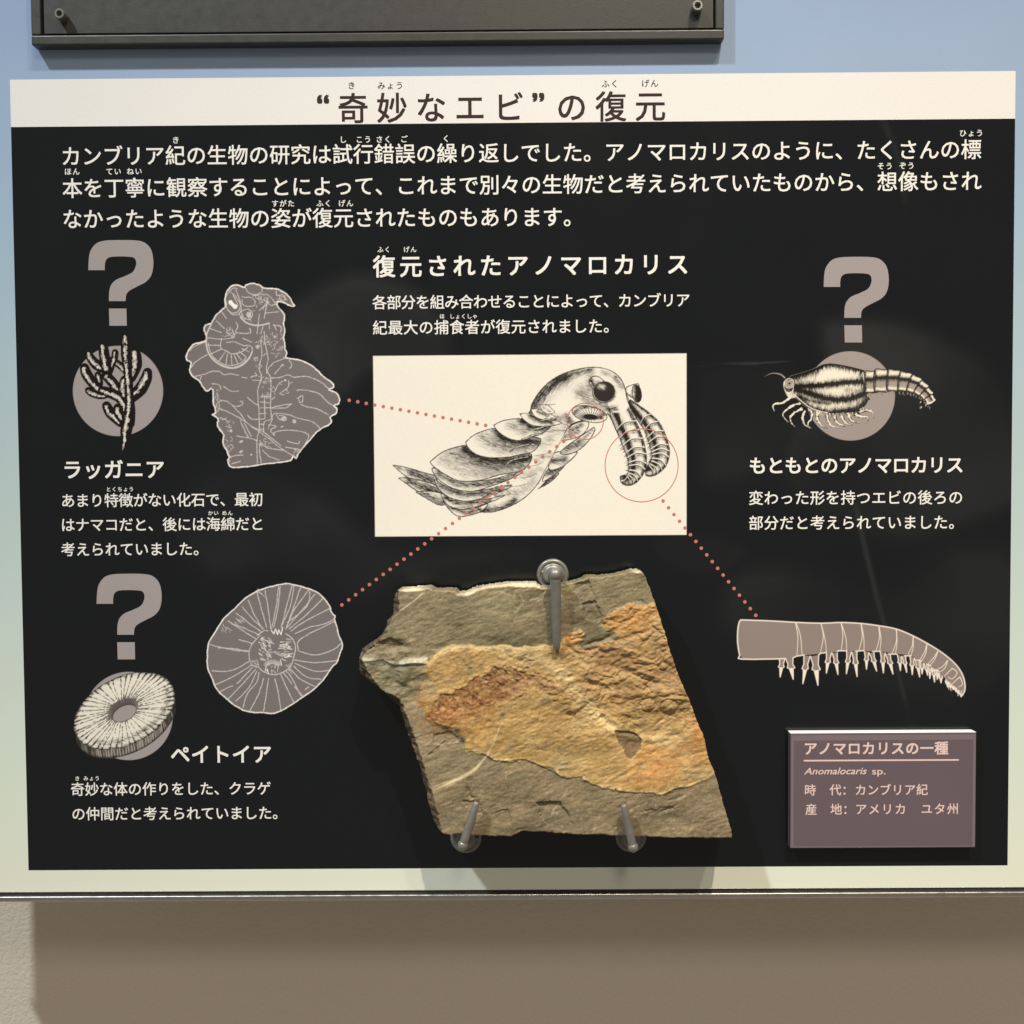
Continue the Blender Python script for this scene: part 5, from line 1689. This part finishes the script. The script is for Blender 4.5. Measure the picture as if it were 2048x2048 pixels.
    bw = Bm * np.clip(1.45 - 1.5 * np.clip(vnoise(h, w, 8, 9, 134) - .25, 0, 1) - .8 * np.clip(vnoise(h, w, 4, 5, 154) - .5, 0, 1), 0, 1)
    col = mixc(col, np.array([.30, .135, .055]), np.clip(bw * .85, 0, 1))
    col = mixc(col, col * np.array([.60, .46, .40]), Bm * (1 - ribs) * .42)
    tl = np.exp(-(((X - 1075) / 45) ** 2)) * Bm
    col = mixc(col, np.array([.40, .27, .15]), tl * .55)
    dk = Bm * np.clip(vnoise(h, w, 5, 6, 135) * 3 - 2.0, 0, 1)
    col = mixc(col, np.array([.13, .055, .030]), np.clip(dk, 0, 1))
    sp_ = Bm * np.clip(vnoise(h, w, 4, 5, 136) * 4 - 3.0, 0, 1)
    col = mixc(col, np.array([.45, .30, .20]), np.clip(sp_, 0, 1))
    # brown stain around the fossil
    st2 = np.exp(-(np.clip(sb, 0, 99) / 30) ** 2) * (Y > 1385) * np.clip(vnoise(h, w, 8, 10, 137) * 2 - .5, 0, 1) * (X < 990)
    col = mixc(col, np.array([.34, .17, .06]), np.clip(st2 * .75, 0, 1))
    # grey tongue inside the ochre, and the grey hollow
    TG = [(1156, 1290), (1168, 1270), (1196, 1256), (1222, 1262), (1236, 1270), (1230, 1278), (1200, 1288), (1176, 1298)]
    Tm, _ = mask(TG, 3, 4, 96)
    col = mixc(col, np.array([.21, .18, .115]), Tm * .95)
    col = mixc(col, np.array([.18, .125, .070]), Hm * .85)
    # pale calcite
    CAL = [(722, 1326), (740, 1319), (765, 1314), (785, 1318), (800, 1322), (822, 1320), (848, 1324), (856, 1328), (830, 1331), (812, 1331), (790, 1332), (760, 1331), (735, 1330)]
    Cm, _ = mask(CAL, 2, 4, 97)
    Cm = np.clip(np.exp(-((Y - 1324 - 4 * np.sin(X * .05)) / 6) ** 2) * ((X > 722) & (X < 856)) * 1.2, 0, 1)
    col = mixc(col, np.array([.66, .64, .52]), Cm * (.5 + .6 * n3))
    wa = np.interp(tarc, [0, .35, .7, 1], [7.5, 5.0, 2.2, .8])
    Am = np.clip((wa - darc) / 2.0, 0, 1)
    col = mixc(col, np.array([.50, .41, .27]), Am * .8)
    for pts, wd in (([(800, 1222), (822, 1206), (850, 1184)], 1.5), ([(852, 1508), (872, 1496), (886, 1482), (890, 1478)], 1.8), ([(1040, 1190), (1046, 1206), (1030, 1225)], 2.2), ([(1075, 1202), (1086, 1192), (1090, 1182)], 1.6), ([(1100, 1636), (1120, 1600), (1136, 1580)], 2.2),
                    ([(942, 1600), (970, 1590), (1000, 1582)], 1.2), ([(1000, 1182), (1014, 1190), (1030, 1192)], 1.6)):
        d_, _ = seg_dist(X + (n4 - .5) * 4, Y + (n5 - .5) * 4, smooth_open(pts, 3))
        col = mixc(col, np.array([.52, .44, .30]), np.clip((wd - d_) / 1.5 + .3, 0, 1) * .6)
    ms_ = (Y > 1530) * np.clip(vnoise(h, w, 3, 6, 140, -.9) * 5 - 4.0, 0, 1)
    col = mixc(col, np.array([.46, .38, .26]), np.clip(ms_ * .7, 0, 1))
    # blue-black mineral spot
    for (x, y, rx, ry) in ((1003, 1430, 10, 6), (916, 1462, 12, 7), (893, 1455, 12, 4), (925, 1480, 8, 7), (1200, 1264, 0.1, 0.1)):
        col = mixc(col, np.array([.085, .072, .058]), np.clip(1.6 * np.exp(-(((X - x) / rx) ** 2 + ((Y - y) / ry) ** 2) * 1.5) * (.5 + n4) - .3, 0, 1))
    # chips on the upper brink, painted paler
    pale_chip = np.clip(wide / 5, 0, 1) * np.clip(brink * 3, 0, 1)
    col = mixc(col, np.array([.66, .58, .44]), pale_chip)
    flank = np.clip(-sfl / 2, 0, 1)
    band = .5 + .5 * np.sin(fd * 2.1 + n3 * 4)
    col = mixc(col, np.array([.075, .056, .040]), flank * (.95 - .25 * band))  # flank colour darkened against the cool lamp, with strata bands
    # broad tonal drift of the stone itself
    dr = vnoise(h, w, 60, 80, 180) * .6 + vnoise(h, w, 26, 34, 181) * .4
    col = col * (.80 + .42 * dr)[..., None]
    # small nodules and flecks of ochre on the grey, grey on the ochre
    fl_ = np.clip(vnoise(h, w, 6, 9, 182, -.3) * 4 - 3.0, 0, 1)
    col = mixc(col, np.array([.24, .205, .13]), fl_ * O * .7)
    col = mixc(col, np.array([.36, .27, .14]), np.clip(vnoise(h, w, 5, 8, 183, -.3) * 4 - 3.1, 0, 1) * (1 - O) * .6)
    # darker pits and mottling
    pit = np.clip(vnoise(h, w, 7, 11, 160, -.2) * 3 - 2.1, 0, 1) * (.4 + .6 * O)
    col = mixc(col, col * np.array([.58, .52, .45]), pit * .8)
    mot = np.clip(vnoise(h, w, 16, 26, 161, -.3) * 2 - .9, 0, 1) * (1 - O)
    col = mixc(col, col * np.array([.72, .76, .74]), mot * .8)
    fb = np.clip(vnoise(h, w, 20, 40, 162, -.4) * 2.2 - 1.2, 0, 1) * np.clip(1 - O, 0, 1) * (Y > 1480)
    col = mixc(col, np.array([.27, .20, .125]), fb * .7)
    dkb = (np.exp(-(((X - 1180) / 26) ** 2 + ((Y - 1236) / 18) ** 2)) + .9 * np.exp(-(((X - 1168) / 16) ** 2 + ((Y - 1185) / 24) ** 2)) + .8 * np.exp(-(((X - 795) / 34) ** 2 + ((Y - 1292) / 12) ** 2)) + .7 * np.exp(-(((X - 1090) / 60) ** 2 + ((Y - 1645) / 14) ** 2)))
    col = mixc(col, np.array([.145, .118, .075]), np.clip(dkb, 0, 1) * .65)
    col *= (1 + (n5 - .5) * .26 + (n6 - .5) * .26 + (n3 - .5) * .2)[..., None]
    col *= np.array([.99, .98, .88])
    col = np.clip(col, .01, .9)

    # ---- mesh: grid cells inside the outline, border drawn onto it
    idx = -np.ones((h, w), int)
    use = sd < st * .75
    # snap outside corner vertices onto the outline by the distance gradient
    gyy, gxx = np.gradient(sd, st)
    gl = np.hypot(gxx, gyy) + 1e-6
    sh = np.where(sd > -st * .45, sd, 0)
    Xs, Ys = X - gxx / gl * sh, Y - gyy / gl * sh
    cell = use[:-1, :-1] & use[1:, :-1] & use[:-1, 1:] & use[1:, 1:]
    vuse = np.zeros((h, w), bool)
    vuse[:-1, :-1] |= cell; vuse[1:, :-1] |= cell; vuse[:-1, 1:] |= cell; vuse[1:, 1:] |= cell
    idx[vuse] = np.arange(vuse.sum())
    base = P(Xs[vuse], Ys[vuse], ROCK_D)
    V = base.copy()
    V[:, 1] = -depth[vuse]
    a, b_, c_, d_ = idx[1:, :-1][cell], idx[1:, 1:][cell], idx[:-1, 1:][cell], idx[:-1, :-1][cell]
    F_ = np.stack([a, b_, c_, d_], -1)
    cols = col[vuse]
    # skirt: boundary edges extruded to the back
    E = np.concatenate([F_[:, [0, 1]], F_[:, [1, 2]], F_[:, [2, 3]], F_[:, [3, 0]]])
    key = np.minimum(E[:, 0], E[:, 1]).astype(np.int64) * 10000000 + np.maximum(E[:, 0], E[:, 1])
    _, inv, cnt = np.unique(key, return_inverse=True, return_counts=True)
    Bd = E[cnt[inv] == 1]
    bv = np.unique(Bd)
    allV, allC = [V], [cols]
    prev = {int(v): int(v) for v in bv}
    nV = len(V)
    faces = [F_]
    mid = np.array([(V[:, 0].min() + V[:, 0].max()) / 2, (V[:, 2].min() + V[:, 2].max()) / 2])
    steps = 7
    rng = np.random.RandomState(9)
    for k in range(1, steps + 1):
        u = k / steps
        nv = V[bv].copy()
        y0 = V[bv][:, 1]
        nv[:, 1] = y0 + (-0.0088 - y0) * u
        jitter = rng.normal(0, .00012, (len(bv), 2))
        inward = (mid - V[bv][:, [0, 2]])
        inward /= np.linalg.norm(inward, axis=1)[:, None] + 1e-9
        wob = 0.0006 * (.4 + np.sin(np.arange(len(bv)) * .05 + k * 1.7) * .5)
        nv[:, [0, 2]] += inward * (wob * u + .0004 * u)[:, None] + jitter
        allV.append(nv)
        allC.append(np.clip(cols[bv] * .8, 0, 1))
        cur = {int(v): nV + i for i, v in enumerate(bv)}
        nV += len(bv)
        fs = np.array([(prev[int(e[1])], prev[int(e[0])], cur[int(e[0])], cur[int(e[1])]) for e in Bd])
        faces.append(fs)
        prev = cur
    V = np.concatenate(allV)
    cols = np.concatenate(allC)
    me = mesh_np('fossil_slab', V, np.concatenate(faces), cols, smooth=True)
    m, nt, b = nodes_of('layered_shale')
    at = N(nt, 'ShaderNodeAttribute', attribute_name='ink')
    tc = N(nt, 'ShaderNodeTexCoord')
    nz = N(nt, 'ShaderNodeTexNoise', Scale=900.0, Detail=6, Roughness=.7)
    nt.links.new(tc.outputs['Object'], nz.inputs['Vector'])
    mr = N(nt, 'ShaderNodeMapRange')
    mr.inputs['From Min'].default_value = .3
    mr.inputs['From Max'].default_value = .7
    mr.inputs['To Min'].default_value = .82
    mr.inputs['To Max'].default_value = 1.16
    nt.links.new(nz.outputs['Fac'], mr.inputs['Value'])
    mx = N(nt, 'ShaderNodeMix', data_type='RGBA', blend_type='MULTIPLY')
    mx.inputs['Factor'].default_value = 1.0
    nt.links.new(at.outputs['Color'], mx.inputs['A'])
    nt.links.new(mr.outputs['Result'], mx.inputs['B'])
    nt.links.new(mx.outputs['Result'], b.inputs['Base Color'])
    bp = N(nt, 'ShaderNodeBump', Strength=.8, Distance=0.00025)
    nt.links.new(nz.outputs['Fac'], bp.inputs['Height'])
    nt.links.new(bp.outputs['Normal'], b.inputs['Normal'])
    b.inputs['Roughness'].default_value = .62
    b.inputs['Specular IOR Level'].default_value = .35
    o_ = link('fossil_slab', me, m)
    tag(o_, 'jagged grey and ochre shale slab with a brown fossil imprint, held by three metal hooks', 'fossil')
    return o_


rock()


# ------------------------------------------------------------------ hooks
def lathe_y(bm, c, prof, n=40):
    """rings around the board's normal; prof = (radius, distance from the board)"""
    rings = []
    for r, d in prof:
        rings.append([bm.verts.new((c[0] + r * math.cos(2 * math.pi * j / n), -d, c[2] + r * math.sin(2 * math.pi * j / n))) for j in range(n)])
    for a, b_ in zip(rings, rings[1:]):
        for j in range(n):
            bm.faces.new((a[j], a[(j + 1) % n], b_[(j + 1) % n], b_[j]))
    bm.faces.new(rings[-1][::-1])
    bm.faces.new(rings[0])


def tube(bm, pts, radii, n=20):
    rings = []
    for i, p in enumerate(pts):
        p = Vector(p)
        t_ = (Vector(pts[min(i + 1, len(pts) - 1)]) - Vector(pts[max(i - 1, 0)])).normalized()
        u = t_.cross(Vector((1, 0, 0)))
        if u.length < .1: u = t_.cross(Vector((0, 0, 1)))
        u.normalize()
        v = t_.cross(u)
        rings.append([bm.verts.new(p + (u * math.cos(2 * math.pi * j / n) + v * math.sin(2 * math.pi * j / n)) * radii[i]) for j in range(n)])
    for a, b_ in zip(rings, rings[1:]):
        for j in range(n):
            bm.faces.new((a[j], a[(j + 1) % n], b_[(j + 1) % n], b_[j]))
    bm.faces.new(rings[0][::-1])
    bm.faces.new(rings[-1])


M_HOOK = metal_mat('grey_enamelled_metal', (0.235, 0.23, 0.205), 0.36, 0.4, bump=(500.0, 0.00012), grain=.14)


def finish(bm, name, parent):
    bmesh.ops.recalc_face_normals(bm, faces=bm.faces)
    for f in bm.faces: f.smooth = True
    me = bpy.data.meshes.new(name)
    bm.to_mesh(me)
    bm.free()
    return link(name, me, M_HOOK, parent)


def hook(disc, R, elbow, d_el, tip, d_tip, r0, r1, label):
    c = P(*disc, 0.002)
    e = empty('specimen_hook', (c[0], 0, c[2]))
    tag(e, label, 'hook', 'metal hooks holding the slab')
    bm = bmesh.new()
    lathe_y(bm, c, [(R, .0003), (R, .0015), (R - .0006, .0024), (R * .80, .0027), (R * .77, .0022), (R * .66, .0022), (R * .64, .0040), (R * .55, .0048), (R * .45, .0050)])
    finish(bm, 'base_disc', e)
    b = P(*elbow, d_el)
    bm = bmesh.new()
    tube(bm, [(c[0] + (b[0] - c[0]) * u * 0 , -.0051 - (d_el - .0051) * u, c[2] + 0 * u) if u < .01 else (c[0] + (b[0] - c[0]) * u, -.0051 - (d_el - .0051) * u, c[2] + (b[2] - c[2]) * u) for u in (0, .25, .5, .75, 1)], [r0 * .86] * 5)
    finish(bm, 'post', e)
    bm = bmesh.new()
    bmesh.ops.create_uvsphere(bm, u_segments=28, v_segments=16, radius=r0 * 1.16, matrix=Matrix.Translation(Vector(b)))
    finish(bm, 'elbow', e)
    tpt = P(*tip, d_tip)
    bm = bmesh.new()
    n = 12
    pts = [Vector(b).lerp(Vector(tpt), k / n) for k in range(n + 1)]
    rad = [r0 * .93 + (r1 - r0 * .93) * (k / n) ** 3 for k in range(n + 1)]
    # small rounded end
    t_ = (pts[-1] - pts[-2]).normalized()
    pts += [pts[-1] + t_ * r1 * .25, pts[-1] + t_ * r1 * .38]
    rad += [r1 * .86, r1 * .55]
    tube(bm, pts, rad)
    finish(bm, 'arm', e)
    # small set screw on the disc
    bm = bmesh.new()
    sx = c[0] + (-R * .62 if disc[1] < 1400 else R * .70)
    sz = c[2] + (R * .18 if disc[1] < 1400 else 0)
    lathe_y(bm, (sx, 0, sz), [(.0011, .0023), (.0011, .0034), (.0008, .0038)], 14)
    finish(bm, 'set_screw', e)


hook((1105.6, 1150), .0098, (1111, 1149), .040, (1113, 1296), .0335, .0033, .0021, 'grey metal hook over the upper edge of the slab')
hook((932, 1676), .0096, (925.6, 1690), .036, (953, 1606), .0375, .0027, .0018, 'metal hook under the slab with its arm leaning right')
hook((1262, 1674), .0096, (1266, 1694), .036, (1247.5, 1611), .0375, .0027, .0018, 'metal hook under the slab with its arm leaning left')
